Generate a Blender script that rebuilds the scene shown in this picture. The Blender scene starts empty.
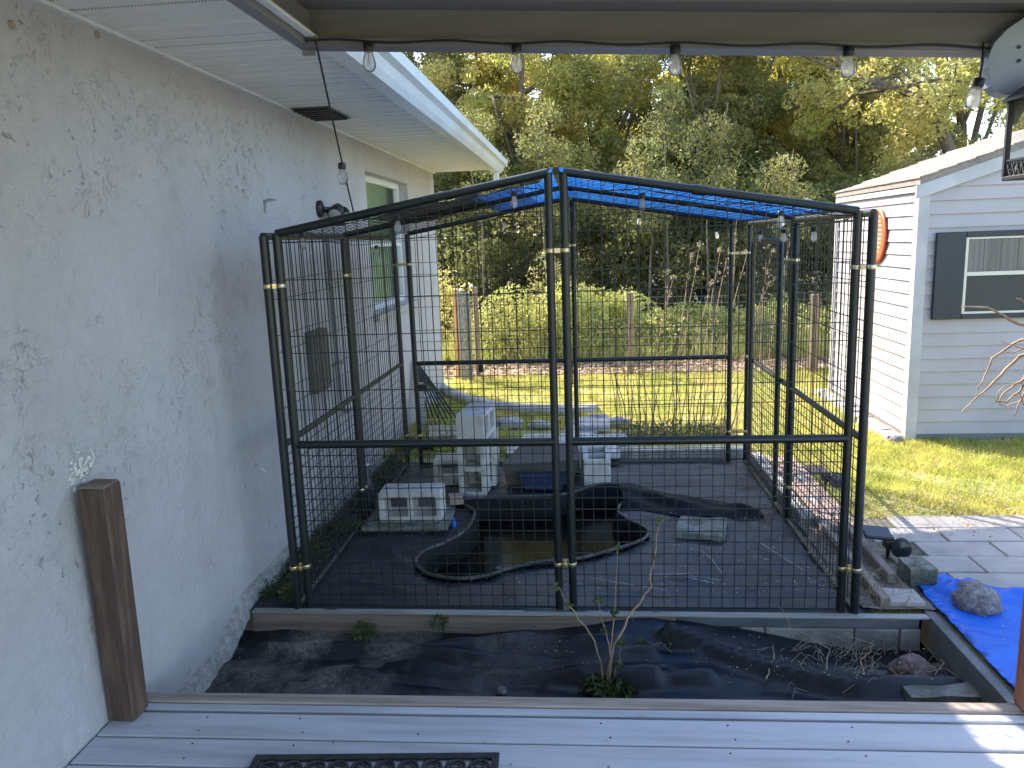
import bpy, bmesh, math, random
import numpy as np
from mathutils import Vector, Matrix, noise
PI = math.pi
random.seed(7)
rng = np.random.default_rng(7)
SC = bpy.context.scene
COL = SC.collection

# ------------------------------------------------------------------ camera
cam_d = bpy.data.cameras.new('camera')
cam = bpy.data.objects.new('camera', cam_d)
COL.objects.link(cam)
SC.camera = cam
cam_d.sensor_fit = 'HORIZONTAL'
cam_d.sensor_width = 36.0
cam_d.lens = 36.0 * 768.0 / 1024.0
cam_d.clip_start = 0.05
cam_d.clip_end = 600
# world axes seen in camera space (x right, y down, z forward)
AX = [(0.9951, -0.0193, -0.0964), (0.0900, -0.1860, 0.9784), None]
_y = Vector((583 - 512, 238 - 384, 768)).normalized()
_n = Vector((665 - 512, 4500 - 384, 768))
_n = (_n - _y * _n.dot(_y)).normalized()
_z = -_n
_x = _y.cross(_z)
right = Vector((_x.x, _y.x, _z.x))
down = Vector((_x.y, _y.y, _z.y))
fwd = Vector((_x.z, _y.z, _z.z))
cam.matrix_world = Matrix((
    (right.x, -down.x, -fwd.x, 0), (right.y, -down.y, -fwd.y, 0),
    (right.z, -down.z, -fwd.z, 1.75), (0, 0, 0, 1)))
SC.render.resolution_x = 1024
SC.render.resolution_y = 768

# ------------------------------------------------------------------ light
SUN = Vector((-0.82, 0.77, 1.0)).normalized()
elev = math.asin(SUN.z)
azim = math.atan2(SUN.x, SUN.y)          # clockwise from +Y
world = bpy.data.worlds.new('World')
SC.world = world
world.use_nodes = True
wn = world.node_tree
sky = wn.nodes.new('ShaderNodeTexSky')
sky.sky_type = 'NISHITA'
sky.sun_disc = False
sky.sun_elevation = elev
sky.sun_rotation = azim
sky.altitude = 20
sky.air_density = 1.0
sky.dust_density = 1.2
sky.ozone_density = 1.0
bg = wn.nodes['Background']
bg.inputs['Strength'].default_value = 0.15
wn.links.new(sky.outputs[0], bg.inputs['Color'])
sun_d = bpy.data.lights.new('sun', 'SUN')
sun_d.energy = 3.1
sun_d.angle = math.radians(0.55)
sun_d.color = (1.0, 0.94, 0.85)
sun = bpy.data.objects.new('sun', sun_d)
COL.objects.link(sun)
sun.rotation_euler = SUN.to_track_quat('Z', 'Y').to_euler()
SC.view_settings.view_transform = 'Standard'
SC.view_settings.look = 'None'
SC.view_settings.exposure = 2.12
SC.view_settings.gamma = 1.0

# ------------------------------------------------------------------ materials
def nmat(name, col, rough=0.7, col2=None, scale=8.0, thr=(0.4, 0.62), stretch=(1, 1, 1), bump=0.0,
         bscale=60.0, bstretch=None, rnd=0.0, metal=0.0, detail=6.0, world_co=False, fine=0.0, fscale=150.0, spec=0.5,
         transl=0.0, dist=0.01, bdetail=4.0):
    m = bpy.data.materials.new(name)
    m.use_nodes = True
    nt = m.node_tree
    N, L = nt.nodes, nt.links
    p = N['Principled BSDF']
    p.inputs['Roughness'].default_value = rough
    p.inputs['Metallic'].default_value = metal
    p.inputs['Specular IOR Level'].default_value = spec
    if world_co:
        g = N.new('ShaderNodeNewGeometry'); src = g.outputs['Position']
    else:
        g = N.new('ShaderNodeTexCoord'); src = g.outputs['Object']
    info = N.new('ShaderNodeObjectInfo')
    off = N.new('ShaderNodeVectorMath'); off.operation = 'MULTIPLY_ADD'
    comb = N.new('ShaderNodeCombineXYZ')
    for i in range(3): L.new(info.outputs['Random'], comb.inputs[i])
    L.new(comb.outputs[0], off.inputs[0])
    off.inputs[1].default_value = (0, 0, 0) if world_co else (17.3, 9.1, 23.7)
    L.new(src, off.inputs[2])
    src = off.outputs[0]
    def noise_tex(sc, st, det, rg=0.55):
        mp = N.new('ShaderNodeMapping'); mp.inputs['Scale'].default_value = st
        L.new(src, mp.inputs['Vector'])
        n = N.new('ShaderNodeTexNoise'); n.inputs['Scale'].default_value = sc
        n.inputs['Detail'].default_value = det; n.inputs['Roughness'].default_value = rg
        L.new(mp.outputs[0], n.inputs['Vector'])
        return n.outputs['Fac']
    def ramp(f, a, b):
        r = N.new('ShaderNodeMapRange'); r.inputs['From Min'].default_value = a; r.inputs['From Max'].default_value = b
        L.new(f, r.inputs['Value']); return r.outputs[0]
    def mix(f, a, b, mode='MIX'):
        x = N.new('ShaderNodeMix'); x.data_type = 'RGBA'; x.blend_type = mode
        if isinstance(f, (int, float)): x.inputs['Factor'].default_value = f
        else: L.new(f, x.inputs['Factor'])
        for s, v in ((6, a), (7, b)):
            if isinstance(v, tuple): x.inputs[s].default_value = (*v, 1)
            else: L.new(v, x.inputs[s])
        return x.outputs[2]
    c = None
    if col2 is not None:
        c = mix(ramp(noise_tex(scale, stretch, detail), *thr), tuple(col), tuple(col2))
    else:
        c = mix(0.0, tuple(col), tuple(col))
    if fine > 0:
        f = ramp(noise_tex(fscale, bstretch or stretch, 3.0), 0.3, 0.7)
        v = N.new('ShaderNodeMapRange'); v.inputs['To Min'].default_value = 1 - fine; v.inputs['To Max'].default_value = 1 + fine
        L.new(f, v.inputs['Value'])
        h = N.new('ShaderNodeHueSaturation'); L.new(v.outputs[0], h.inputs['Value']); L.new(c, h.inputs['Color']); c = h.outputs[0]
    if rnd > 0:
        v = N.new('ShaderNodeMapRange'); v.inputs['To Min'].default_value = 1 - rnd; v.inputs['To Max'].default_value = 1 + rnd
        L.new(info.outputs['Random'], v.inputs['Value'])
        h = N.new('ShaderNodeHueSaturation'); L.new(v.outputs[0], h.inputs['Value']); L.new(c, h.inputs['Color']); c = h.outputs[0]
    L.new(c, p.inputs['Base Color'])
    if bump > 0:
        b = N.new('ShaderNodeBump'); b.inputs['Strength'].default_value = bump; b.inputs['Distance'].default_value = dist
        L.new(noise_tex(bscale, bstretch or stretch, bdetail), b.inputs['Height'])
        L.new(b.outputs[0], p.inputs['Normal'])
    if transl > 0:
        t = N.new('ShaderNodeBsdfTranslucent'); L.new(c, t.inputs['Color'])
        ms = N.new('ShaderNodeMixShader'); ms.inputs[0].default_value = transl
        L.new(p.outputs[0], ms.inputs[1]); L.new(t.outputs[0], ms.inputs[2])
        L.new(ms.outputs[0], N['Material Output'].inputs['Surface'])
    m['c'] = 1
    return m

def stucco():
    m = bpy.data.materials.new('stucco'); m.use_nodes = True
    nt = m.node_tree; N, L = nt.nodes, nt.links
    p = N['Principled BSDF']; p.inputs['Roughness'].default_value = 0.75; p.inputs['Specular IOR Level'].default_value = 0.3
    g = N.new('ShaderNodeNewGeometry'); pos = g.outputs['Position']
    def nz(sc, det=5, rg=0.55, dis=0.0):
        n = N.new('ShaderNodeTexNoise'); n.inputs['Scale'].default_value = sc; n.inputs['Detail'].default_value = det
        n.inputs['Roughness'].default_value = rg; n.inputs['Distortion'].default_value = dis
        L.new(pos, n.inputs['Vector']); return n.outputs['Fac']
    def mr(f, a, b, c=0.0, d=1.0):
        r = N.new('ShaderNodeMapRange'); r.inputs[1].default_value = a; r.inputs[2].default_value = b
        r.inputs[3].default_value = c; r.inputs[4].default_value = d; L.new(f, r.inputs[0]); return r.outputs[0]
    def ma(op, a, b=None):
        x = N.new('ShaderNodeMath'); x.operation = op
        for i, v in enumerate((a, b)):
            if v is None: continue
            if isinstance(v, (int, float)): x.inputs[i].default_value = v
            else: L.new(v, x.inputs[i])
        return x.outputs[0]
    # skip-trowel: ragged contour lines of a distorted noise, only in patches
    a = nz(15.0, 8, 0.68, 0.35)
    line = mr(ma('ABSOLUTE', ma('SUBTRACT', a, 0.5)), 0.0, 0.0055, 1.0, 0.0)
    sepz = N.new('ShaderNodeSeparateXYZ'); L.new(pos, sepz.inputs[0])
    patch = ma('MULTIPLY', mr(nz(2.0, 5, 0.6, 0.3), 0.42, 0.58), mr(sepz.outputs[2], 0.7, 1.6, 0.12, 1.0))
    patch2 = mr(nz(13.0, 4, 0.6), 0.46, 0.54)
    line = ma('MULTIPLY', ma('MULTIPLY', line, patch), patch2)
    b = nz(24.0, 6, 0.6, 0.4)
    pits = ma('MULTIPLY', mr(b, 0.635, 0.665), mr(nz(1.1, 4, 0.6), 0.5, 0.6))
    marks = ma('MINIMUM', ma('ADD', line, pits), 1.0)
    blot = mr(nz(0.9, 4, 0.5), 0.3, 0.7)
    mpv = N.new('ShaderNodeMapping'); mpv.inputs['Scale'].default_value = (1, 5.0, .45); L.new(pos, mpv.inputs[0])
    sn = N.new('ShaderNodeTexNoise'); sn.inputs['Scale'].default_value = 1.6; sn.inputs['Detail'].default_value = 6; L.new(mpv.outputs[0], sn.inputs['Vector'])
    streak = ma('MULTIPLY', mr(sn.outputs['Fac'], .54, .74), .26)
    tr_ = nz(38.0, 5, 0.6, 1.2); crease = mr(ma('ABSOLUTE', ma('SUBTRACT', tr_, 0.5)), 0.0, 0.02, 1.0, 0.0)
    mx = N.new('ShaderNodeMix'); mx.data_type = 'RGBA'
    L.new(blot, mx.inputs[0]); mx.inputs[6].default_value = (0.44, 0.425, 0.43, 1); mx.inputs[7].default_value = (0.52, 0.505, 0.515, 1)
    # grime band rising from the ground
    sep = N.new('ShaderNodeSeparateXYZ'); L.new(pos, sep.inputs[0])
    gr = ma('MULTIPLY', mr(ma('ADD', sep.outputs[2], ma('MULTIPLY', nz(3.0, 5), 0.35)), 0.12, 0.42, 1.0, 0.0), 0.45)
    m2 = N.new('ShaderNodeMix'); m2.data_type = 'RGBA'
    L.new(gr, m2.inputs[0]); L.new(mx.outputs[2], m2.inputs[6]); m2.inputs[7].default_value = (0.3, 0.29, 0.26, 1)
    m2b = N.new('ShaderNodeMix'); m2b.data_type = 'RGBA'; L.new(streak, m2b.inputs[0]); L.new(m2.outputs[2], m2b.inputs[6]); m2b.inputs[7].default_value = (0.34, 0.33, 0.325, 1); m2 = m2b
    m3 = N.new('ShaderNodeMix'); m3.data_type = 'RGBA'
    L.new(ma('MULTIPLY', marks, 0.42), m3.inputs[0]); L.new(m2.outputs[2], m3.inputs[6]); m3.inputs[7].default_value = (0.14, 0.14, 0.14, 1)
    L.new(m3.outputs[2], p.inputs['Base Color'])
    h = ma('ADD', ma('MULTIPLY', mr(a, 0.35, 0.65), 0.5), ma('MULTIPLY', nz(90.0, 4), 0.2))
    h = ma('SUBTRACT', h, ma('MULTIPLY', ma('MULTIPLY', crease, mr(nz(2.5, 4), .42, .62)), 0.07))
    h = ma('SUBTRACT', h, ma('MULTIPLY', marks, 0.5))
    bp = N.new('ShaderNodeBump'); bp.inputs['Strength'].default_value = 0.9; bp.inputs['Distance'].default_value = 0.010
    L.new(h, bp.inputs['Height']); L.new(bp.outputs[0], p.inputs['Normal'])
    return m

def glass(name, col=(0.9, 0.95, 0.95), rough=0.02, ior=1.45):
    m = bpy.data.materials.new(name); m.use_nodes = True
    p = m.node_tree.nodes['Principled BSDF']
    p.inputs['Base Color'].default_value = (*col, 1); p.inputs['Transmission Weight'].default_value = 1.0
    p.inputs['Roughness'].default_value = rough; p.inputs['IOR'].default_value = ior
    return m

M = {}
M['stucco'] = stucco()
def soffit_mat():
    m = bpy.data.materials.new('soffit_vinyl'); m.use_nodes = True
    nt = m.node_tree; N, L = nt.nodes, nt.links
    p = N['Principled BSDF']; p.inputs['Roughness'].default_value = .5
    g = N.new('ShaderNodeNewGeometry')
    v = N.new('ShaderNodeTexVoronoi'); v.inputs['Scale'].default_value = 85; v.inputs['Randomness'].default_value = 0.0; L.new(g.outputs['Position'], v.inputs['Vector'])
    r = N.new('ShaderNodeMapRange'); r.inputs[1].default_value = .20; r.inputs[2].default_value = .30; L.new(v.outputs['Distance'], r.inputs[0])
    n = N.new('ShaderNodeTexNoise'); n.inputs['Scale'].default_value = 3; L.new(g.outputs['Position'], n.inputs['Vector'])
    a = N.new('ShaderNodeMix'); a.data_type = 'RGBA'; L.new(n.outputs['Fac'], a.inputs[0]); a.inputs[6].default_value = (.84, .83, .82, 1); a.inputs[7].default_value = (.74, .73, .71, 1)
    b = N.new('ShaderNodeMix'); b.data_type = 'RGBA'; L.new(r.outputs[0], b.inputs[0]); b.inputs[6].default_value = (.30, .30, .30, 1); L.new(a.outputs[2], b.inputs[7])
    L.new(b.outputs[2], p.inputs['Base Color']); return m
M['soffit'] = soffit_mat()
M['soffit_old'] = nmat('soffit_vinyl', (0.80, 0.80, 0.79), 0.5, (0.70, 0.70, 0.68), 3, fine=0.06, fscale=260, bump=0.25, bscale=220, rnd=0.02, world_co=True, dist=0.003)
M['white'] = nmat('white_aluminium', (0.74, 0.76, 0.77), 0.35, (0.62, 0.63, 0.62), 2.5, (0.45, 0.75), fine=0.03, world_co=True)
M['taupe'] = nmat('porch_aluminium', (0.195, 0.18, 0.195), 0.4, (0.15, 0.14, 0.15), 3, (0.3, 0.7), stretch=(1, 1, 8), fine=0.05, world_co=True, bump=0.05)
M['cap_board'] = nmat('bleached_cap_board', (.36, .35, .32), .85, (.24, .23, .21), 6, stretch=(.4, 4, 4), bump=.4, bscale=50, fine=.12)
M['bed_block'] = nmat('bed_block', (.33, .31, .28), .9, (.2, .19, .165), 8, bump=.7, bscale=120, fine=.15)
M['loose'] = nmat('pale_loose_paver', (.55, .54, .53), .9, (.42, .41, .40), 7, bump=.6, bscale=120, fine=.1, rnd=.1)
M['roof_cloth'] = nmat('roof_cloth', (.16, .155, .15), .8, (.28, .27, .26), 5, transl=.3)
M['bracket'] = nmat('bracket_paint', (0.33, 0.36, 0.43), 0.4, (.28, .31, .37), 5, fine=.04)
M['dark_block'] = nmat('old_mossy_block', (0.24, 0.23, 0.20), 0.95, (0.11, 0.115, 0.08), 14, (.4, .6), bump=1.0, bscale=60, fine=.25)
M['beam_edge'] = nmat('beam_edge_paint', (0.17, 0.16, 0.17), 0.5, fine=.05)
M['wood_edge'] = nmat('deck_edge_timber', (0.40, 0.335, 0.29), 0.85, (0.24, 0.18, 0.145), 7, (0.35, 0.7), stretch=(0.25, 5, 5), bump=0.5, bscale=30, bstretch=(0.15, 5, 5), fine=0.18, fscale=50, dist=0.003)
M['black_steel'] = nmat('powder_coated_steel', (0.007, 0.012, 0.012), 0.38, (0.012, 0.016, 0.016), 6, bump=0.12, bscale=180, fine=0.15, dist=0.002)
M['wire'] = nmat('coated_wire', (0.010, 0.013, 0.013), 0.45)
M['zinc'] = nmat('zinc_clamp', (0.72, 0.52, 0.20), 0.3, (0.55, 0.5, 0.38), 20, metal=0.85, bump=0.1)
M['deck'] = nmat('painted_deck', (0.52, 0.52, 0.55), 0.55, (0.36, 0.355, 0.37), 3.5, (0.45, 0.72), stretch=(0.4, 5, 5), bump=0.35, bscale=70, bstretch=(0.2, 3, 3), fine=0.04, fscale=60, dist=0.002, rnd=0.03)
M['wood_x'] = nmat('weathered_board', (0.27, 0.20, 0.155), 0.85, (0.15, 0.105, 0.075), 7, (0.35, 0.7), stretch=(0.25, 5, 5), bump=0.5, bscale=30, bstretch=(0.15, 5, 5), fine=0.18, fscale=50, dist=0.003)
M['wood_y'] = nmat('weathered_timber', (0.30, 0.24, 0.19), 0.85, (0.17, 0.13, 0.10), 7, (0.35, 0.7), stretch=(5, 0.25, 5), bump=0.5, bscale=30, bstretch=(5, 0.15, 5), fine=0.15, fscale=50, dist=0.003)
M['post_wood'] = nmat('stained_post', (0.075, 0.045, 0.032), 0.7, (0.15, 0.095, 0.065), 6, (0.45, 0.72), stretch=(6, 6, 0.5), bump=0.5, bscale=26, bstretch=(6, 6, 0.25), fine=0.22, fscale=40, dist=0.003)
M['post_end'] = nmat('post_end_grain', (0.23, 0.19, 0.16), 0.8, (0.14, 0.10, 0.08), 20, bump=0.4, bscale=80)
M['red_wood'] = nmat('porch_post_wood', (0.36, 0.17, 0.10), 0.7, (0.25, 0.11, 0.06), 8, stretch=(6, 6, 0.4), bump=0.3, bscale=30, bstretch=(6, 6, 0.3))
M['fence_wood'] = nmat('fence_post_wood', (0.42, 0.30, 0.19), 0.85, (0.24, 0.17, 0.11), 9, stretch=(5, 5, 0.5), bump=0.4, bscale=40, bstretch=(5, 5, 0.4), rnd=0.2)
M['gold_wood'] = nmat('new_fence_post_wood', (0.52, 0.33, 0.15), 0.8, (0.38, 0.22, 0.09), 9, stretch=(5, 5, 0.5), bump=0.4, bscale=40, bstretch=(5, 5, 0.4))
M['grey_board'] = nmat('grey_painted_board', (0.18, 0.185, 0.19), 0.7, (0.11, 0.11, 0.11), 5, (0.4, 0.7), stretch=(1, 1, 3), bump=0.3, bscale=50, fine=0.1)
M['concrete'] = nmat('concrete_block', (0.60, 0.575, 0.53), 0.9, (0.38, 0.36, 0.32), 9, (0.4, 0.7), bump=0.8, bscale=170, fine=0.12, fscale=220, rnd=0.08, dist=0.004)
M['slab'] = nmat('concrete_slab', (0.25, 0.24, 0.215), 0.9, (0.11, 0.115, 0.085), 9, (0.42, 0.62), bump=0.9, bscale=90, fine=0.15, dist=0.006)
M['paver'] = nmat('patio_paver', (0.42, 0.375, 0.345), 0.9, (0.31, 0.275, 0.25), 6, (0.35, 0.7), bump=0.6, bscale=160, fine=0.12, fscale=200, rnd=0.14, dist=0.003)
M['pink_paver'] = nmat('reddish_paver', (0.42, 0.28, 0.22), 0.9, (0.32, 0.24, 0.20), 6, bump=0.6, bscale=160, fine=0.12, rnd=0.14, dist=0.003)
M['rock'] = nmat('granite_rock', (0.16, 0.145, 0.15), 0.9, (0.28, 0.25, 0.245), 40, (0.5, 0.62), bump=1.0, bscale=45, fine=0.25, fscale=120, dist=0.01)
M['red_rock'] = nmat('reddish_rock', (0.20, 0.13, 0.12), 0.9, (0.13, 0.09, 0.085), 14, bump=0.9, bscale=60, fine=0.2)
M['pale_rock'] = nmat('pale_stone', (0.42, 0.40, 0.37), 0.9, (0.24, 0.23, 0.21), 10, bump=0.8, bscale=60, fine=0.15, rnd=0.15)
M['liner'] = nmat('pond_liner', (0.005, 0.006, 0.007), 0.6, (0.010, 0.012, 0.012), 12, (0.5, 0.75), spec=.2, bump=0.3, bscale=25, fine=0.2)
M['rim'] = nmat('pond_rim', (0.075, 0.08, 0.075), 0.5, (0.03, 0.034, 0.034), 15, bump=0.3, bscale=60)
M['algae'] = nmat('pond_algae', (0.02, 0.026, 0.012), 0.8, (0.07, 0.07, 0.04), 20)
M['blue'] = nmat('blue_tarp', (0.006, 0.12, 0.60), 0.42, (0.008, 0.14, 0.66), 3, bump=0.5, bscale=16, fine=0.06, fscale=300, dist=0.006)
M['blue_t'] = nmat('blue_tarp_roof', (0.10, 0.40, 0.78), 0.5, (0.22, 0.54, 0.86), 6, bump=0.5, bscale=16, transl=0.62, fine=0.12, fscale=30, dist=0.01)
M['navy'] = nmat('dark_blue_tub', (0.006, 0.014, 0.035), 0.5, fine=0.1)
M['grey_tub'] = nmat('grey_plastic', (0.085, 0.073, 0.06), 0.6, (0.06, 0.052, 0.045), 5, fine=0.1)
M['siding'] = nmat('white_siding', (0.41, 0.375, 0.375), 0.6, (0.33, 0.295, 0.285), 1.6, (0.4, 0.75), fine=0.04, bump=0.12, bscale=60, world_co=True)
M['trim'] = nmat('shed_trim', (0.46, 0.45, 0.45), 0.5, (0.38, 0.37, 0.36), 4, fine=0.03)
M['shingle'] = nmat('pale_shingle', (0.30, 0.25, 0.205), 0.95, (0.20, 0.17, 0.145), 30, (0.4, 0.7), bump=0.8, bscale=200, fine=0.15, rnd=0.12, dist=0.004)
M['shutter'] = nmat('navy_shutter', (0.012, 0.016, 0.024), 0.5, (0.02, 0.024, 0.03), 4, fine=0.1)
M['cap_tan'] = nmat('tan_cap', (.36, .30, .24), .7)
M['cream'] = nmat('cream_frame', (0.62, 0.58, 0.48), 0.5)
M['reflection_grey'] = nmat('reflection_and_plate_grey', (0.30, 0.28, 0.27), 0.8, (0.20, 0.185, 0.18), 5, stretch=(8, 1, 0.4), fine=0.1, rnd=0.1)  # paints reflected planks in the shed pane; porch corner plate shares it
M['dark_glass'] = nmat('dark_glass', (0.02, 0.025, 0.022), 0.06, spec=0.6)
M['screen'] = nmat('insect_screen', (0.035, 0.038, 0.033), 0.6, fine=0.2, fscale=400)
M['blind'] = nmat('window_blind', (0.30, 0.46, 0.24), 0.5, (0.40, 0.52, 0.34), 3, stretch=(1, 1, 2))
def shell(name, f=0.12, col=(1, 1, 1), fr=.2):
    m = bpy.data.materials.new(name); m.use_nodes = True
    nt = m.node_tree; N, L = nt.nodes, nt.links; N.remove(N['Principled BSDF'])
    t = N.new('ShaderNodeBsdfTransparent'); t.inputs[0].default_value = (*[c * .93 for c in col], 1)
    g = N.new('ShaderNodeBsdfGlossy'); g.inputs['Roughness'].default_value = 0.05
    d = N.new('ShaderNodeBsdfTranslucent'); d.inputs[0].default_value = (.95, .95, .93, 1)
    lw = N.new('ShaderNodeLayerWeight'); lw.inputs[0].default_value = fr
    a = N.new('ShaderNodeMixShader'); a.inputs[0].default_value = f; L.new(t.outputs[0], a.inputs[1]); L.new(d.outputs[0], a.inputs[2])
    b = N.new('ShaderNodeMixShader'); L.new(lw.outputs['Fresnel'], b.inputs[0]); L.new(a.outputs[0], b.inputs[1]); L.new(g.outputs[0], b.inputs[2])
    L.new(b.outputs[0], N['Material Output'].inputs['Surface']); return m
M['bulb'] = shell('clear_bulb_glass', .36)
M['filament'] = nmat('filament', (0.75, 0.5, 0.15), 0.4)
M['black_plastic'] = nmat('black_plastic', (0.015, 0.016, 0.018), 0.5, fine=0.1)
M['solar'] = nmat('solar_cell', (0.02, 0.025, 0.04), 0.2)
M['rubber'] = nmat('black_rubber', (0.013, 0.014, 0.016), 0.65, (0.03, 0.03, 0.03), 30, fine=0.2)
M['grey_metal'] = nmat('grey_metal_box', (0.085, 0.09, 0.092), 0.5, (0.12, 0.125, 0.125), 5, fine=0.05)
M['pipe'] = nmat('grey_conduit', (0.20, 0.21, 0.22), 0.5, fine=0.05)
M['orange'] = nmat('orange_sign', (0.72, 0.12, 0.025), 0.45, (0.6, 0.09, 0.02), 9)
M['sign_white'] = nmat('sign_white', (0.7, 0.66, 0.6), 0.5)
M['twig'] = nmat('dry_twig', (0.40, 0.29, 0.19), 0.9, (0.28, 0.19, 0.12), 30, fine=0.2, rnd=0.1)
M['stalk'] = nmat('reddish_stalk', (0.30, 0.19, 0.13), 0.9, (0.42, 0.30, 0.20), 20)
M['bark'] = nmat('bark', (0.12, 0.09, 0.065), 0.95, (0.2, 0.16, 0.12), 6, stretch=(3, 3, 1), bump=1.0, bscale=14, fine=0.2, dist=0.03)
M['straw'] = nmat('dry_grass', (0.40, 0.33, 0.22), 0.9, transl=0.2)
M['dead_leaf'] = nmat('dead_leaf', (0.38, 0.25, 0.15), 0.9, (0.52, 0.38, 0.24), 5, world_co=True, rnd=0.2)
M['mortar'] = nmat('sandy_mortar', (0.40, 0.38, 0.35), 0.95, (0.28, 0.26, 0.235), 30, (0.4, 0.6), bump=.8, bscale=110, fine=0.25, dist=0.01, world_co=True)
M['chip'] = nmat('white_debris', (0.62, 0.62, 0.60), 0.9)
M['cable'] = nmat('black_cable', (0.012, 0.012, 0.013), 0.55)
M['zip'] = nmat('white_cable_tie', (0.7, 0.7, 0.68), 0.5)
M['steel'] = nmat('bare_galvanised', (0.40, 0.41, 0.41), 0.4, (0.28, 0.29, 0.29), 20, metal=0.6)

def leafmat(name, a, b, transl=0.45, sc=0.8):
    m = nmat(name, a, 0.55, b, sc, (0.35, 0.65), world_co=True, rnd=0.12, transl=transl, fine=0.35, fscale=6.0, spec=0.4)
    return m
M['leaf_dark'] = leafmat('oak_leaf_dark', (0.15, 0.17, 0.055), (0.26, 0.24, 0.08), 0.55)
M['leaf_mid'] = leafmat('oak_leaf_olive', (0.40, 0.40, 0.11), (0.55, 0.46, 0.16), 0.65)
M['leaf_bright'] = leafmat('leaf_yellow_green', (0.62, 0.60, 0.12), (0.78, 0.66, 0.18), 0.68)
M['shrub_leaf'] = leafmat('shrub_leaf', (0.40, 0.44, 0.10), (0.56, 0.52, 0.16), 0.45, 2.0)
M['yellow_leaf'] = leafmat('goldenrod_leaf', (0.42, 0.38, 0.12), (0.5, 0.45, 0.2), 0.45, 3.0)
M['weed'] = leafmat('weed_leaf', (0.07, 0.11, 0.03), (0.11, 0.14, 0.045), 0.35, 6.0)
M['grass'] = leafmat('lawn_blade', (0.40, 0.43, 0.07), (0.60, 0.52, 0.15), 0.5, 1.6)

def ground_mat():
    m = bpy.data.materials.new('yard_soil'); m.use_nodes = True
    nt = m.node_tree; N, L = nt.nodes, nt.links
    p = N['Principled BSDF']; p.inputs['Roughness'].default_value = 0.95
    g = N.new('ShaderNodeNewGeometry'); pos = g.outputs['Position']
    def nz(sc, det=6):
        n = N.new('ShaderNodeTexNoise'); n.inputs['Scale'].default_value = sc; n.inputs['Detail'].default_value = det
        L.new(pos, n.inputs['Vector']); return n.outputs['Fac']
    def mr(f, a, b):
        r = N.new('ShaderNodeMapRange'); r.inputs[1].default_value = a; r.inputs[2].default_value = b; L.new(f, r.inputs[0]); return r.outputs[0]
    def mix(f, a, b):
        x = N.new('ShaderNodeMix'); x.data_type = 'RGBA'; L.new(f, x.inputs[0])
        for s, v in ((6, a), (7, b)):
            if isinstance(v, tuple): x.inputs[s].default_value = (*v, 1)
            else: L.new(v, x.inputs[s])
        return x.outputs[2]
    c = mix(mr(nz(3.0), 0.4, 0.62), (0.25, 0.27, 0.06), (0.42, 0.34, 0.17))
    sep = N.new('ShaderNodeSeparateXYZ'); L.new(pos, sep.inputs[0])
    ad = N.new('ShaderNodeMath'); ad.operation = 'MULTIPLY_ADD'; L.new(nz(1.2), ad.inputs[0]); ad.inputs[1].default_value = 1.2; L.new(sep.outputs[1], ad.inputs[2])
    c = mix(mr(ad.outputs[0], 10.3, 11.0), c, mix(mr(nz(14.0), 0.4, 0.6), (0.52, 0.37, 0.24), (0.34, 0.24, 0.16)))
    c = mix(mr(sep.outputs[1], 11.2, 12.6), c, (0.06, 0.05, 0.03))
    L.new(c, p.inputs['Base Color'])
    b = N.new('ShaderNodeBump'); b.inputs['Strength'].default_value = 1.0; b.inputs['Distance'].default_value = 0.03
    L.new(nz(30.0), b.inputs['Height']); L.new(b.outputs[0], p.inputs['Normal'])
    return m
M['ground'] = ground_mat()
M['soil'] = nmat('bare_soil', (0.13, 0.10, 0.08), 0.95, (0.22, 0.18, 0.14), 18, bump=1.0, bscale=40, fine=0.3, fscale=90, world_co=True, dist=0.02)
M['paver_sand'] = nmat('joint_sand', (0.17, 0.15, 0.12), 0.95, (0.10, 0.11, 0.06), 12, bump=0.6, bscale=90, world_co=True)

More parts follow.
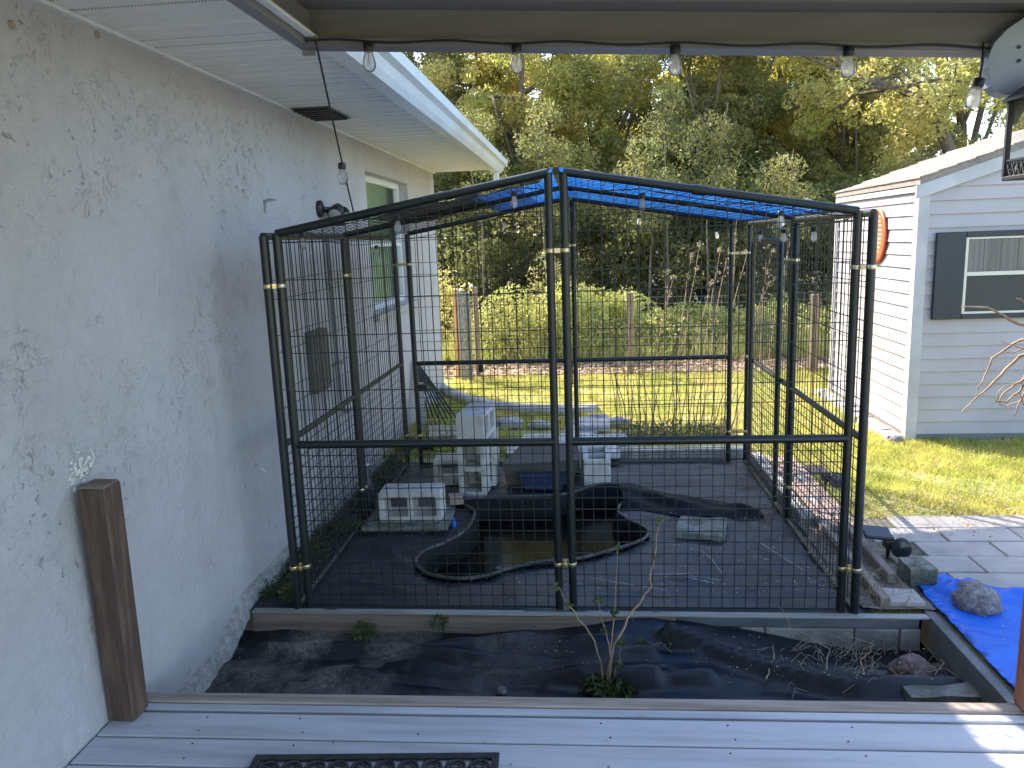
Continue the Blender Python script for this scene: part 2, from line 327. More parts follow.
def fabric(name, dust, dcol, thr, c0=(0.016, 0.019, 0.026), xg=None):
    m = bpy.data.materials.new(name); m.use_nodes = True
    nt = m.node_tree; N, L = nt.nodes, nt.links
    p = N['Principled BSDF']; p.inputs['Roughness'].default_value = 0.55
    g = N.new('ShaderNodeNewGeometry'); pos = g.outputs['Position']
    def nz(sc, det=6, rg=0.6):
        n = N.new('ShaderNodeTexNoise'); n.inputs['Scale'].default_value = sc; n.inputs['Detail'].default_value = det; n.inputs['Roughness'].default_value = rg
        L.new(pos, n.inputs['Vector']); return n.outputs['Fac']
    def mr(f, a, b, c=0, d=1):
        r = N.new('ShaderNodeMapRange'); r.inputs[1].default_value = a; r.inputs[2].default_value = b
        r.inputs[3].default_value = c; r.inputs[4].default_value = d; L.new(f, r.inputs[0]); return r.outputs[0]
    def mu(a, b):
        x = N.new('ShaderNodeMath'); x.operation = 'MULTIPLY'; L.new(a, x.inputs[0]); L.new(b, x.inputs[1]); return x.outputs[0]
    big = mr(nz(2.3), *thr)
    if xg:
        sx = N.new('ShaderNodeSeparateXYZ'); L.new(pos, sx.inputs[0]); big = mu(mr(nz(4.0), .44, .60), mr(sx.outputs[0], xg[0], xg[1], xg[2], xg[3]))
    fine_ = mr(nz(60.0, 5, 0.7), 0.30, 0.60)
    x = N.new('ShaderNodeMix'); x.data_type = 'RGBA'
    f = mu(big, fine_)
    f2 = N.new('ShaderNodeMath'); f2.operation = 'MULTIPLY'; L.new(f, f2.inputs[0]); f2.inputs[1].default_value = dust
    L.new(f2.outputs[0], x.inputs[0]); x.inputs[6].default_value = (*c0, 1); x.inputs[7].default_value = (*dcol, 1)
    # a few bright flecks of grit
    sp = N.new('ShaderNodeTexVoronoi'); sp.inputs['Scale'].default_value = 26.0; L.new(pos, sp.inputs['Vector'])
    fl = mu(mr(sp.outputs['Distance'], 0.06, 0.11, 1, 0), mr(nz(5.0), 0.56, 0.62))
    y = N.new('ShaderNodeMix'); y.data_type = 'RGBA'; L.new(fl, y.inputs[0]); L.new(x.outputs[2], y.inputs[6]); y.inputs[7].default_value = (0.35, 0.33, 0.29, 1)
    L.new(y.outputs[2], p.inputs['Base Color'])
    L.new(mr(f2.outputs[0], 0, 0.5, 0.42, 0.95), p.inputs['Roughness'])
    b = N.new('ShaderNodeBump'); b.inputs['Strength'].default_value = 0.35; b.inputs['Distance'].default_value = 0.004
    L.new(nz(14.0, 3), b.inputs['Height']); L.new(b.outputs[0], p.inputs['Normal'])
    return m
M['fabric'] = fabric('landscape_fabric', 0.5, (0.22, 0.215, 0.20), (0.40, 0.62), (0.010, 0.015, 0.026), (-.6, .9, .25, 1.0))
M['fabric_bed'] = fabric('landscape_fabric_bed', 0.62, (0.36, 0.32, 0.28), (0.45, 0.64), (0.005, 0.0075, 0.014), (-1.3, -.1, 1.0, .08))

def water():
    m = bpy.data.materials.new('pond_water'); m.use_nodes = True
    nt = m.node_tree; N, L = nt.nodes, nt.links
    p = N['Principled BSDF']; p.inputs['Base Color'].default_value = (0.004, 0.006, 0.004, 1); p.inputs['Roughness'].default_value = 0.12; p.inputs['Specular IOR Level'].default_value = 0.09
    n = N.new('ShaderNodeTexNoise'); n.inputs['Scale'].default_value = 9
    b = N.new('ShaderNodeBump'); b.inputs['Strength'].default_value = 0.05; L.new(n.outputs['Fac'], b.inputs['Height']); L.new(b.outputs[0], p.inputs['Normal'])
    return m
M['water'] = water()

# ------------------------------------------------------------------ mesh helpers
class MB:
    def __init__(s): s.v = []; s.f = []; s.sm = []
    def add(s, vs, fs, smooth=False):
        o = len(s.v); s.v += [tuple(v) for v in vs]; s.f += [tuple(i + o for i in f) for f in fs]; s.sm += [smooth] * len(fs)
        return s
    def box(s, x0, x1, y0, y1, z0, z1, T=None):
        vs = [Vector(v) for v in ((x0, y0, z0), (x1, y0, z0), (x1, y1, z0), (x0, y1, z0), (x0, y0, z1), (x1, y0, z1), (x1, y1, z1), (x0, y1, z1))]
        if T: vs = [T @ v for v in vs]
        return s.add(vs, [(0, 3, 2, 1), (4, 5, 6, 7), (0, 1, 5, 4), (1, 2, 6, 5), (2, 3, 7, 6), (3, 0, 4, 7)])
    def cbox(s, x0, x1, y0, y1, z0, z1, b=0.005, T=None):      # chamfered box
        bm = bmesh.new(); bmesh.ops.create_cube(bm, size=1)
        for v in bm.verts:
            v.co = Vector(((x0 + x1) / 2 + v.co.x * (x1 - x0), (y0 + y1) / 2 + v.co.y * (y1 - y0), (z0 + z1) / 2 + v.co.z * (z1 - z0)))
        bmesh.ops.bevel(bm, geom=bm.edges[:], offset=b, segments=1, affect='EDGES')
        bm.verts.index_update()
        vs = [T @ v.co if T else v.co.copy() for v in bm.verts]
        fs = [tuple(v.index for v in f.verts) for f in bm.faces]; bm.free()
        return s.add(vs, fs)
    def tube(s, pts, r, n=8, cap=True, smooth=True):
        pts = [Vector(p) for p in pts]; k = len(pts)
        rs = r if isinstance(r, (list, tuple)) else [r] * k
        vs = []; up = None
        for i, p in enumerate(pts):
            d = (pts[min(i + 1, k - 1)] - pts[max(i - 1, 0)]).normalized()
            if up is None:
                up = Vector((0, 0, 1)) if abs(d.z) < 0.9 else Vector((1, 0, 0))
            u = (up - d * up.dot(d)).normalized(); w = d.cross(u); up = u
            for j in range(n):
                a = 2 * PI * (j + 0.5) / n
                vs.append(p + (u * math.cos(a) + w * math.sin(a)) * rs[i])
        fs = [(i * n + j, i * n + (j + 1) % n, (i + 1) * n + (j + 1) % n, (i + 1) * n + j) for i in range(k - 1) for j in range(n)]
        s.add(vs, fs, smooth)
        if cap:
            s.add(vs[:n], [tuple(reversed(range(n)))]); s.add(vs[-n:], [tuple(range(n))])
        return s
    def wire(s, a, b, r=0.002): return s.tube([a, b], r, 4, False, False)
    def lathe(s, prof, c, n=12, T=None):          # profile of (radius, z) round +Z at c
        c = Vector(c); vs = []
        for r, z in prof:
            for j in range(n):
                a = 2 * PI * j / n; v = Vector((r * math.cos(a), r * math.sin(a), z))
                vs.append((T @ v if T else v) + c)
        k = len(prof)
        s.add(vs, [(i * n + j, i * n + (j + 1) % n, (i + 1) * n + (j + 1) % n, (i + 1) * n + j) for i in range(k - 1) for j in range(n)], True)
        s.add(vs[:n], [tuple(reversed(range(n)))]); s.add(vs[-n:], [tuple(range(n))])
        return s
    def prism(s, poly, axis, a, b):               # polygon in the plane normal to axis, extruded a..b
        def P(u, v, w): return (w, u, v) if axis == 'x' else ((u, w, v) if axis == 'y' else (u, v, w))
        n = len(poly); vs = [P(u, v, a) for u, v in poly] + [P(u, v, b) for u, v in poly]
        return s.add(vs, [tuple(reversed(range(n))), tuple(range(n, 2 * n))] + [(i, (i + 1) % n, n + (i + 1) % n, n + i) for i in range(n)])

def tagit(o, label=None, cat=None, group=None, kind=None):
    if label: o['label'] = label
    if cat: o['category'] = cat
    if group: o['group'] = group
    if kind: o['kind'] = kind
    return o
def wloc(o):
    v = Vector((0, 0, 0))
    while o is not None: v += o.location; o = o.parent
    return v
def obj(name, mb, mat, parent=None, label=None, cat=None, group=None, kind=None, recalc=True):
    vs = np.array(mb.v, dtype=float)
    lo, hi = vs.min(0), vs.max(0); c = (lo + hi) / 2
    if parent is None: c[2] = lo[2]
    me = bpy.data.meshes.new(name)
    me.from_pydata((vs - c).tolist(), [], mb.f)
    me.polygons.foreach_set('use_smooth', mb.sm)
    if recalc:
        bm = bmesh.new(); bm.from_mesh(me); bmesh.ops.recalc_face_normals(bm, faces=bm.faces[:]); bm.to_mesh(me); bm.free()
    me.materials.append(M[mat] if isinstance(mat, str) else mat)
    o = bpy.data.objects.new(name, me); COL.objects.link(o)
    o.location = Vector(c) - (wloc(parent) if parent else Vector((0, 0, 0)))
    if parent: o.parent = parent
    return tagit(o, label, cat, group, kind)
def thing(name, loc, label, cat, group=None):
    o = bpy.data.objects.new(name, None); COL.objects.link(o); o.location = loc; o.empty_display_size = 0.1
    return tagit(o, label, cat, group)
def dup(src, loc, label=None, rotz=None, scale=None, parent=None):
    c = src.copy(); COL.objects.link(c); c.location = loc
    if rotz is not None: c.rotation_euler = (0, 0, rotz)
    if scale: c.scale = (scale, scale, scale)
    if label: c['label'] = label
    if parent: c.parent = parent
    for ch in src.children:
        d = ch.copy(); COL.objects.link(d); d.parent = c
        for g in ch.children:
            e = g.copy(); COL.objects.link(e); e.parent = d
    return c
def quadmesh(name, verts, nq, mat, parent=None, **k):
    """verts (nq*4,3) -> separate quads, fast"""
    verts = np.asarray(verts, dtype=np.float32).reshape(-1, 3)
    loc = verts.mean(0) if parent is None else np.zeros(3)
    me = bpy.data.meshes.new(name); n = len(verts)
    me.vertices.add(n); me.vertices.foreach_set('co', (verts - loc).ravel())
    me.loops.add(n); me.loops.foreach_set('vertex_index', np.arange(n, dtype=np.int32))
    me.polygons.add(n // 4); me.polygons.foreach_set('loop_start', np.arange(0, n, 4, dtype=np.int32))
    me.polygons.foreach_set('loop_total', np.full(n // 4, 4, dtype=np.int32))
    me.update(calc_edges=True)
    me.materials.append(M[mat])
    o = bpy.data.objects.new(name, me); COL.objects.link(o); o.location = loc.tolist()
    if parent: o.parent = parent
    return tagit(o, **k)
def leaves(P, size, asp=0.5, seed=0):
    """rhombic leaves at points P -> (n*4,3)"""
    r = np.random.default_rng(seed); n = len(P)
    a = r.normal(size=(n, 3)); a /= np.linalg.norm(a, axis=1)[:, None]
    b = r.normal(size=(n, 3)); b -= a * (a * b).sum(1)[:, None]; b /= np.linalg.norm(b, axis=1)[:, None]
    s = (size * r.uniform(0.6, 1.4, n))[:, None]
    return np.stack([P - a * s, P + b * s * asp, P + a * s, P - b * s * asp], 1).reshape(-1, 3)
def clumps(cs, rs, per, seed=0, flat=0.8):
    r = np.random.default_rng(seed); out = []
    for c, rad, k in zip(cs, rs, per):
        d = r.normal(size=(int(k), 3)); d /= np.linalg.norm(d, axis=1)[:, None]
        d *= (r.uniform(0.25, 1, int(k)) ** 0.6)[:, None] * rad; d[:, 2] *= flat
        out.append(d + np.array(c))
    return np.concatenate(out)
def structure(name, mb, mat, parent=None): return obj(name, mb, mat, parent, kind='structure')

# ------------------------------------------------------------------ ground
g = MB()
R = [(-300, 300, 9.9, 400, -0.012), (-300, 1.30, 5.95, 9.9, -0.012), (1.30, 300, 3.44, 9.9, -0.012), (-300, -1.72, -60, 5.95, -0.012),
     (1.58, 300, -60, 3.44, -0.012), (-1.72, 1.58, -60, 2.2, -0.012)]
for x0, x1, y0, y1, z in R: g.add([(x0, y0, z), (x1, y0, z), (x1, y1, z), (x0, y1, z)], [(0, 1, 2, 3)])
structure('ground', g, 'ground')

RIM = [(-0.92, 4.92), (-0.76, 4.78), (-0.73, 4.58), (-0.76, 4.36), (-0.85, 4.18), (-0.94, 4.07), (-0.955, 3.92), (-0.86, 3.78), (-0.70, 3.72), (-0.55, 3.75),
       (-0.41, 3.86), (-0.24, 3.94), (-0.07, 3.97), (0.09, 4.07), (0.22, 4.16), (0.33, 4.28), (0.345, 4.42), (0.24, 4.58), (0.19, 4.74), (0.25, 4.92),
       (0.40, 5.08), (0.36, 5.20), (0.22, 5.27), (0.05, 5.25), (-0.16, 5.06), (-0.45, 5.02), (-0.70, 5.0)]
def smooth_loop(P, k=4):
    n = len(P); out = []
    for i in range(n):
        p0, p1, p2, p3 = (Vector(P[(i + j) % n]) for j in (-1, 0, 1, 2))
        for s in range(k):
            t = s / k
            out.append(0.5 * ((2 * p1) + (-p0 + p2) * t + (2 * p0 - 5 * p1 + 4 * p2 - p3) * t * t + (-p0 + 3 * p1 - 3 * p2 + p3) * t ** 3))
    return out
RL = smooth_loop(RIM, 4)
PC = Vector((-0.30, 4.45))
def inpoly(x, y, P):
    c = False; n = len(P); j = n - 1
    for i in range(n):
        if (P[i][1] > y) != (P[j][1] > y) and x < (P[j][0] - P[i][0]) * (y - P[i][1]) / (P[j][1] - P[i][1]) + P[i][0]: c = not c
        j = i
    return c
RS = [(p.x, p.y) for p in RL]
def gauss(x, y, cx, cy, sx, sy): return math.exp(-((x - cx) / sx) ** 2 - ((y - cy) / sy) ** 2)
def fold(x, y, pts, w):                            # ridge along a polyline
    best = 9
    for (ax, ay), (bx, by) in zip(pts, pts[1:]):
        dx, dy = bx - ax, by - ay; t = max(0, min(1, ((x - ax) * dx + (y - ay) * dy) / (dx * dx + dy * dy)))
        best = min(best, math.hypot(x - ax - t * dx, y - ay - t * dy))
    return math.exp(-(best / w) ** 2)
def hk(x, y):
    z = 0.010 * noise.noise(Vector((x * 2.3, y * 2.3, 0))) + 0.008 * noise.noise(Vector((x * 7, y * 11, 3)))
    for (ax, ay, bx, by, a_, w_) in ((-1.3, 3.75, -.9, 3.6, .012, .02), (-1.2, 4.2, -1.0, 3.9, .012, .018), (.4, 3.55, 1.2, 3.75, .010, .015), (.9, 4.9, 1.2, 4.1, .012, .02), (.3, 5.6, 1.0, 5.5, .012, .02), (.5, 4.1, .9, 3.9, .008, .014), (-.4, 3.55, .3, 3.62, .009, .014), (.6, 5.3, 1.15, 5.1, .012, .018)):
        z += a_ * fold(x, y, [(ax, ay), (bx, by)], w_)
    z += 0.008 * fold(x, y, [(-0.2, 3.7), (1.1, 3.62)], 0.02) + 0.012 * fold(x, y, [(0.75, 4.5), (1.0, 3.9)], 0.02)
    return z
def grid(x0, x1, y0, y1, s, hf, hole=None):
    nx = int(round((x1 - x0) / s)); ny = int(round((y1 - y0) / s)); m = MB()
    vs = [(x0 + (x1 - x0) * i / nx, y0 + (y1 - y0) * j / ny) for j in range(ny + 1) for i in range(nx + 1)]
    fs = []
    for j in range(ny):
        for i in range(nx):
            cx = x0 + (x1 - x0) * (i + .5) / nx; cy = y0 + (y1 - y0) * (j + .5) / ny
            if hole and hole(cx, cy): continue
            a = j * (nx + 1) + i; fs.append((a, a + 1, a + nx + 2, a + nx + 1))
    m.add([(x, y, hf(x, y)) for x, y in vs], fs, True); return m
structure('kennel_floor_fabric', grid(-1.72, 1.30, 3.40, 5.97, 0.025, hk, lambda x, y: inpoly(x, y, RS)), 'fabric')
def hb(x, y):
    t = (x + 1.72) / 3.3
    edge = -0.10 + 0.085 * math.exp(-((x - 0.35) / 0.55) ** 2) - 0.075 * max(0, min(x, 1.45) - 0.45)
    base = -0.135 + 0.02 * noise.noise(Vector((x * 1.7, y * 2.5, 5)))
    k = max(0, min(1, (y - 2.85) / 0.5)); z = base + (edge - base) * k ** 1.5
    for fy, fx0, fx1, sl, a_, w_ in ((3.18, -1.5, -.2, -.03, .030, .014), (3.12, -1.1, .5, .02, .022, .012), (3.03, -.9, .3, -.05, .028, .015), (3.24, -.4, .5, -.10, .026, .012), (2.97, -.2, .9, .03, .024, .012), (3.06, .3, 1.2, -.09, .02, .01), (3.22, .5, 1.3, -.06, .02, .012), (2.93, -1.4, -.5, .05, .02, .012)):
        z += a_ * fold(x, y, [(fx0, fy), ((fx0 + fx1) / 2, fy + sl * .8 + .02), (fx1, fy + sl)], w_) * (1.3 if x < .3 else .5) * (1 + .5 * math.sin(x * 7))
    z += 0.075 * fold(x, y, [(0.35, 3.26), (0.75, 3.08), (1.1, 2.98), (1.5, 3.02)], 0.035)
    z += 0.055 * fold(x, y, [(-1.55, 3.22), (-0.9, 3.20), (-0.3, 3.27), (0.1, 3.22)], 0.04)
    z += 0.045 * fold(x, y, [(-1.2, 3.0), (-0.5, 3.06), (0.1, 2.98), (0.5, 3.02)], 0.03)
    z += 0.02 * fold(x, y, [(-1.3, 3.1), (-0.9, 2.95), (-0.2, 2.84)], 0.03)
    z += 0.02 * noise.noise(Vector((x * 3, y * 8, 1))) + 0.009 * noise.noise(Vector((x * 6 + y * 4, y * 22, 7))) + 0.004 * noise.noise(Vector((x * 15, y * 25, 1)))
    return z
structure('flower_bed_fabric', grid(-1.72, 1.54, 2.2, 3.385, 0.02, hb), 'fabric_bed')

# soil strip between kennel and patio
structure('soil_strip', grid(1.26, 1.60, 3.44, 5.95, 0.03, lambda x, y: 0.012 + 0.012 * noise.noise(Vector((x * 9, y * 9, 2)))), 'soil')

# patio of pavers
patio = structure('patio', MB().box(1.56, 7.0, 2.2, 4.66, -0.04, 0.0), 'paver_sand')
pv = {}
def paver_at(x, y, w, d, m, z=0.0):
    key = (round(w, 3), round(d, 3), m)
    if key not in pv:
        o = obj('paver', MB().cbox(-w / 2, w / 2, -d / 2, d / 2, -0.03, 0.016, 0.004), m, patio)
        pv[key] = o
    else:
        o = pv[key].copy(); COL.objects.link(o)
    o.location = Vector((x, y, z - 0.007 + random.uniform(-0.0025, 0.0025))) - patio.location
    o.rotation_euler = (random.uniform(-.006, .006), random.uniform(-.006, .006), random.uniform(-.012, .012))
for j in range(12):
    y = 2.3 + j * 0.205
    n = 14
    for i in range(n):
        x = 1.80 + i * 0.405 - (0.2 if j % 2 else 0) 
        if x - 0.2 < 1.55: continue
        w = 0.395
        if x > 5.5: continue
        xx = x
        paver_at(xx, y, w, 0.196, 'paver')
for j in range(7):
    for i in range(1):
        paver_at(1.47, 4.50 + j * 0.205, 0.19, 0.196, 'pink_paver', 0.035)

# ------------------------------------------------------------------ house
house = thing('house', (-1.72, 9.1, 0), 'grey stucco house wall with white soffit, gutter and a recessed window, filling the left side', 'house')
WY0, WY1 = 6.20, 7.70; WZ0, WZ1 = 1.20, 2.34
w = MB()
w.box(-2.0, -1.72, -3.0, WY0, -0.35, 2.62); w.box(-2.0, -1.72, WY1, 9.1, -0.35, 2.62)
w.box(-2.0, -1.72, WY0, WY1, -0.35, WZ0); w.box(-2.0, -1.72, WY0, WY1, WZ1, 2.62)
w.box(-9.0, -2.0, 8.9, 9.1, -0.35, 2.62); w.box(-9.0, -8.8, -3.0, 8.9, -0.35, 2.62); w.box(-8.8, -2.0, -3.0, -2.8, -0.35, 2.62)
w.prism([(-9.6, 2.62), (-0.98, 2.62), (-5.3, 4.05)], 'y', 8.9, 9.1)
obj('wall', w, 'stucco', house)
# soffit in separate panels, each with a V groove
sp_mb = MB()
y = -3.0; first = None; k = 0
PW = 0.172
while y < 9.05:
    y1 = min(y + PW, 9.1)
    m = MB()
    X0, X1 = -1.735, -1.045; a, b = y + 0.002, y1 - 0.002
    a += .003; b -= .003; prof = [(a, 2.600), (a, 2.575), (a + 0.014, 2.560), (a + (b - a) * .56, 2.560), (a + (b - a) * .60, 2.584), (a + (b - a) * .68, 2.584), (a + (b - a) * .72, 2.560), (b - 0.004, 2.560), (b, 2.563), (b, 2.600)]
    if first is None or y1 - y < PW - 1e-6:
        m.prism(prof, 'x', X0, X1); o = obj('soffit_panel', m, 'soffit', house)
        if first is None: first = o
    else:
        o = first.copy(); COL.objects.link(o); o.location = first.location + Vector((0, y + 3.0, 0))
    y += PW; k += 1
obj('soffit_molding', MB().box(-1.72, -1.690, -3.0, 9.1, 2.545, 2.559), 'white', house)
m = MB(); m.prism([(-1.045, 2.548), (-1.012, 2.548), (-1.012, 2.70), (-1.03, 2.70), (-1.03, 2.60), (-1.045, 2.60)], 'y', -3.0, 9.1)
obj('fascia', m, 'white', house)
m = MB()
prof = [(-1.010, 2.515), (-0.930, 2.515), (-0.905, 2.545), (-0.885, 2.585), (-0.850, 2.60), (-0.845, 2.655), (-0.862, 2.655), (-0.866, 2.612), (-0.895, 2.60), (-0.916, 2.556), (-0.936, 2.527), (-1.0, 2.527), (-1.0, 2.65), (-1.010, 2.65)]
m.prism(prof, 'y', -3.0, 9.10); 
obj('gutter', m, 'white', house)
obj('gutter_end_cap', MB().prism([(-1.010, 2.515), (-0.930, 2.515), (-0.905, 2.545), (-0.885, 2.585), (-0.850, 2.60), (-0.845, 2.655), (-1.01, 2.655)], 'y', 9.102, 9.112), 'white', house)
obj('gutter_outlet', MB().cbox(-0.99, -0.93, 8.85, 8.93, 2.40, 2.513, 0.006), 'white', house)
m = MB(); m.prism([(-0.93, 2.665), (-0.93, 2.70), (-5.3, 4.16), (-9.7, 2.70), (-9.7, 2.64), (-5.3, 4.10)], 'y', -3.1, 9.18)
obj('roof', m, 'shingle', house)
# soffit vent
v = obj('soffit_vent', MB().box(-1.69, -1.46, 4.58, 5.02, 2.553, 2.557), 'grey_metal', house)
for i in range(6):
    obj('louver', MB().box(-1.68, -1.47, 4.60 + i * 0.07, 4.63 + i * 0.07, 2.540, 2.5525), 'black_plastic', v)
# window
XF = -1.84
fr = MB()
fr.box(XF - .03, XF + .03, WY0, WY0 + .055, WZ0, WZ1); fr.box(XF - .03, XF + .03, WY1 - .055, WY1, WZ0, WZ1)
fr.box(XF - .03, XF + .03, WY0 + .055, WY1 - .055, WZ1 - .055, WZ1); fr.box(XF - .03, XF + .03, WY0 + .055, WY1 - .055, WZ0, WZ0 + .055)
fr.box(XF - .026, XF + .026, WY0 + .055, WY1 - .055, 1.74, 1.79)
win = obj('window', fr, 'white', house)
obj('pane', MB().box(XF - .004, XF, WY0 + .05, WY1 - .05, WZ0 + .05, WZ1 - .05), shell('window_glass', .02, fr=.03), win)
bl = MB()
for i in range(34):
    z = WZ0 + .06 + i * 0.031; T = Matrix.Translation((XF - .024, 0, z)) @ Matrix.Rotation(1.25, 4, 'Y')
    bl.box(-.018, .018, WY0 + .05, WY1 - .05, -.001, .001, T)
obj('blind', bl, 'blind', win)
obj('room_backing', MB().box(XF - .12, XF - .10, WY0, WY1, WZ0, WZ1), 'blind', win)
obj('window_sill', MB().cbox(-1.80, -1.665, WY0 - .06, WY1 + .06, 1.135, 1.198, 0.006), 'trim', house)
# rough mortar footing at the base of the wall
m = MB(); vs = []; n = 400
for i in range(n + 1):
    yy = 2.40 + i * (6.0 - 2.40) / n
    wd = 0.045 + 0.008 * noise.noise(Vector((yy * 5, 1, 0))); hz = 0.045 + 0.006 * noise.noise(Vector((yy * 7, 4, 0)))
    zb = -0.13 + .13 * max(0, min(1, (yy - 3.1) / .3))
    top = zb + 0.035 + hz
    vs += [(-1.722, yy, top), (-1.70 + .008 * noise.noise(Vector((yy * 30, 0, 0))), yy, top - .012), (-1.72 + wd * .7, yy, zb + .035 + .01 * noise.noise(Vector((yy * 20, 9, 0)))), (-1.72 + wd + .01 * noise.noise(Vector((yy * 25, 7, 0))), yy, zb - .02)]
m.add(vs, [(i * 4 + j, i * 4 + j + 1, (i + 1) * 4 + j + 1, (i + 1) * 4 + j) for i in range(n) for j in range(3)], True)
obj('mortar_footing', m, 'mortar', house, recalc=False)
# plaster scar by the post and a small chip
m = MB(); rr = random.Random(3)
for i in range(60):
    t = rr.random(); yy = 2.36 + rr.gauss(0, .035) ; zz = 1.03 + rr.gauss(0, .02) + (yy - 2.36) * 0.3; s = rr.uniform(.004, .014)
    m.lathe([(s * .3, 0), (s, .002), (s * .5, .005)], (0, 0, 0), 5, Matrix.Translation((-1.721, yy, zz)) @ Matrix.Rotation(PI / 2, 4, 'Y'))
for i in range(12):
    yy = 2.43 + .02 * math.sin(i * .25); zz = 1.035 + i * .005
    m.lathe([(.003, 0), (.005, .002), (.003, .004)], (0, 0, 0), 5, Matrix.Translation((-1.721, yy, zz)) @ Matrix.Rotation(PI / 2, 4, 'Y'))
obj('plaster_scar', m, 'chip', house)
m = MB()
for dy, dz in ((0, 0), (.02, -.012), (.035, -.02), (.05, -.032)):
    m.cbox(-1.722, -1.714, 3.76 + dy, 3.78 + dy, .61 + dz, .62 + dz, .002)
obj('paint_chip', m, 'chip', house)
m = MB(); m.tube([(-1.73, 4.14, 1.97), (-1.70, 4.14, 2.01), (-1.70, 4.16, 2.022), (-1.70, 4.27, 2.022)], .004, 5); m.box(-1.723, -1.714, 4.13, 4.15, 1.95, 2.015)
obj('wall_hook', m, 'steel', house)
obj('cap', MB().lathe([(.013, 0), (.013, .008), (.008, .012)], (0, 0, 0), 10, Matrix.Translation((-1.721, 2.35, 2.45)) @ Matrix.Rotation(PI / 2, 4, 'Y')), 'cap_tan', house)
obj('cap', MB().lathe([(.013, 0), (.013, .008), (.008, .012)], (0, 0, 0), 10, Matrix.Translation((-1.721, 2.79, 2.528)) @ Matrix.Rotation(PI / 2, 4, 'Y')), 'cap_tan', house)

eb = thing('electrical_box', (-1.715, 4.71, .86), 'dark grey rectangular metal box on the stucco wall behind the left kennel mesh', 'electrical box')
obj('box', MB().cbox(-1.719, -1.665, 4.57, 4.85, .85, 1.24, .006), 'grey_metal', eb)
obj('cover', MB().cbox(-1.6645, -1.659, 4.585, 4.835, .87, 1.22, .002), 'grey_metal', eb)
obj('latch', MB().cbox(-1.6585, -1.652, 4.70, 4.74, .875, .90, .002), 'steel', eb)
cd = thing('conduit', (-1.69, 5.1, .6), 'thin grey pipe running down the stucco wall past the dark box', 'pipe')
obj('pipe', MB().tube([(-1.695, 5.08, 1.84), (-1.695, 5.10, .74), (-1.695, 5.12, .64), (-1.69, 5.2, .60), (-1.70, 5.3, .59)], .012, 8), 'pipe', cd)
for z in (.95, 1.5): obj('strap', MB().cbox(-1.719, -1.670, 5.05, 5.15, z, z + .02, .002), 'steel', cd)

fl = thing('floodlight', (-1.715, 5.04, 1.98), 'small dark round floodlight on the stucco wall above the kennel corner', 'floodlight')
obj('base', MB().lathe([(.055, 0), (.055, .02), (.03, .03)], (0, 0, 0), 14, Matrix.Translation((-1.719, 5.02, 2.0)) @ Matrix.Rotation(PI / 2, 4, 'Y')), 'black_plastic', fl)
obj('arm', MB().tube([(-1.69, 5.02, 2.0), (-1.655, 5.06, 2.0), (-1.64, 5.10, 1.98)], .014, 8), 'black_plastic', fl)
T = Matrix.Translation((-1.625, 5.10, 1.985)) @ Matrix.Rotation(2.1, 4, 'X')
obj('lamp_head', MB().lathe([(.018, -.05), (.035, -.045), (.045, -.01), (.052, .05), (.047, .055)], (0, 0, 0), 14, T), 'black_plastic', fl)
obj('lens', MB().lathe([(.043, .0551), (.03, .062), (.002, .064)], (0, 0, 0), 14, T), 'trim', fl)
T = Matrix.Translation((-1.625, 5.26, 1.955)) @ Matrix.Rotation(1.2, 4, 'X')
obj('lamp_head', MB().lathe([(.018, -.05), (.035, -.045), (.045, -.01), (.052, .05), (.002, .055)], (0, 0, 0), 14, T), 'black_plastic', fl)
obj('arm', MB().tube([(-1.69, 5.04, 1.99), (-1.655, 5.16, 1.98), (-1.64, 5.23, 1.96)], .014, 8), 'black_plastic', fl)

# ------------------------------------------------------------------ deck
deck = thing('deck', (0, 2.4, 0), 'pale grey-blue painted plank deck along the bottom of the view, raw timber at its edge', 'deck')
def bed_edge(x0, x1, y0, y1, z0, z1, sk=0.0):
    return MB().cbox(x0, x1, y0, y1, z0, z1, .004, Matrix.Shear('XY', 4, (0, 0)) if False else None)
# edge timber slightly out of line with the boards
T = Matrix.Translation((-1.715, 2.415, 0)) @ Matrix.Rotation(0.012, 4, 'Z')
obj('edge_timber', MB().cbox(0.0, 3.25, .035, .092, .028, .121, .004, T), 'wood_edge', deck)
obj('board', MB().cbox(0, 3.25, -.008, .031, .085, .115, .004, T), 'deck', deck)
T = Matrix.Translation((-1.715, 2.245, 0)) @ Matrix.Rotation(0.012, 4, 'Z')
for k in range(26):
    y0 = -0.145 * k
    w_ = 4.6
    obj('board', MB().cbox(0, w_, y0 + .006, y0 + .143, .085, .117, .004, T), 'deck', deck)
# screws in the boards
m = MB()
for k in range(2):
    for x in (-1.35, -1.02, -.6, .05, .45, .85):
        for dy in (.035, .11):
            if random.random() < .75:
                m.lathe([(.004, 0), (.004, .0012)], (x + random.uniform(-.03, .03), 2.25 - .145 * k + dy + (x + 1.7) * .012, .1168), 6)
obj('deck_screws', m, 'black_plastic', deck, kind='stuff')
obj('joist', MB().box(-1.71, 2.5, 2.37, 2.40, -.14, .083), 'wood_x', deck)

# short post on the left
pt = thing('deck_post', (-1.67, 2.37, .12), 'short dark brown cut-off timber post standing on the deck against the stucco wall', 'post')
TP = Matrix.Translation((-1.67, 2.37, .12)) @ Matrix.Rotation(.030, 4, 'Y') @ Matrix.Rotation(.03, 4, 'X') @ Matrix.Translation((1.67, -2.37, -.12))
m = MB(); m.cbox(-1.716, -1.620, 2.325, 2.42, .119, .992, .004, TP); obj('timber', m, 'post_wood', pt)
obj('cut_top', MB().cbox(-1.713, -1.623, 2.328, 2.417, .9922, .998, .002, TP), 'post_end', pt)

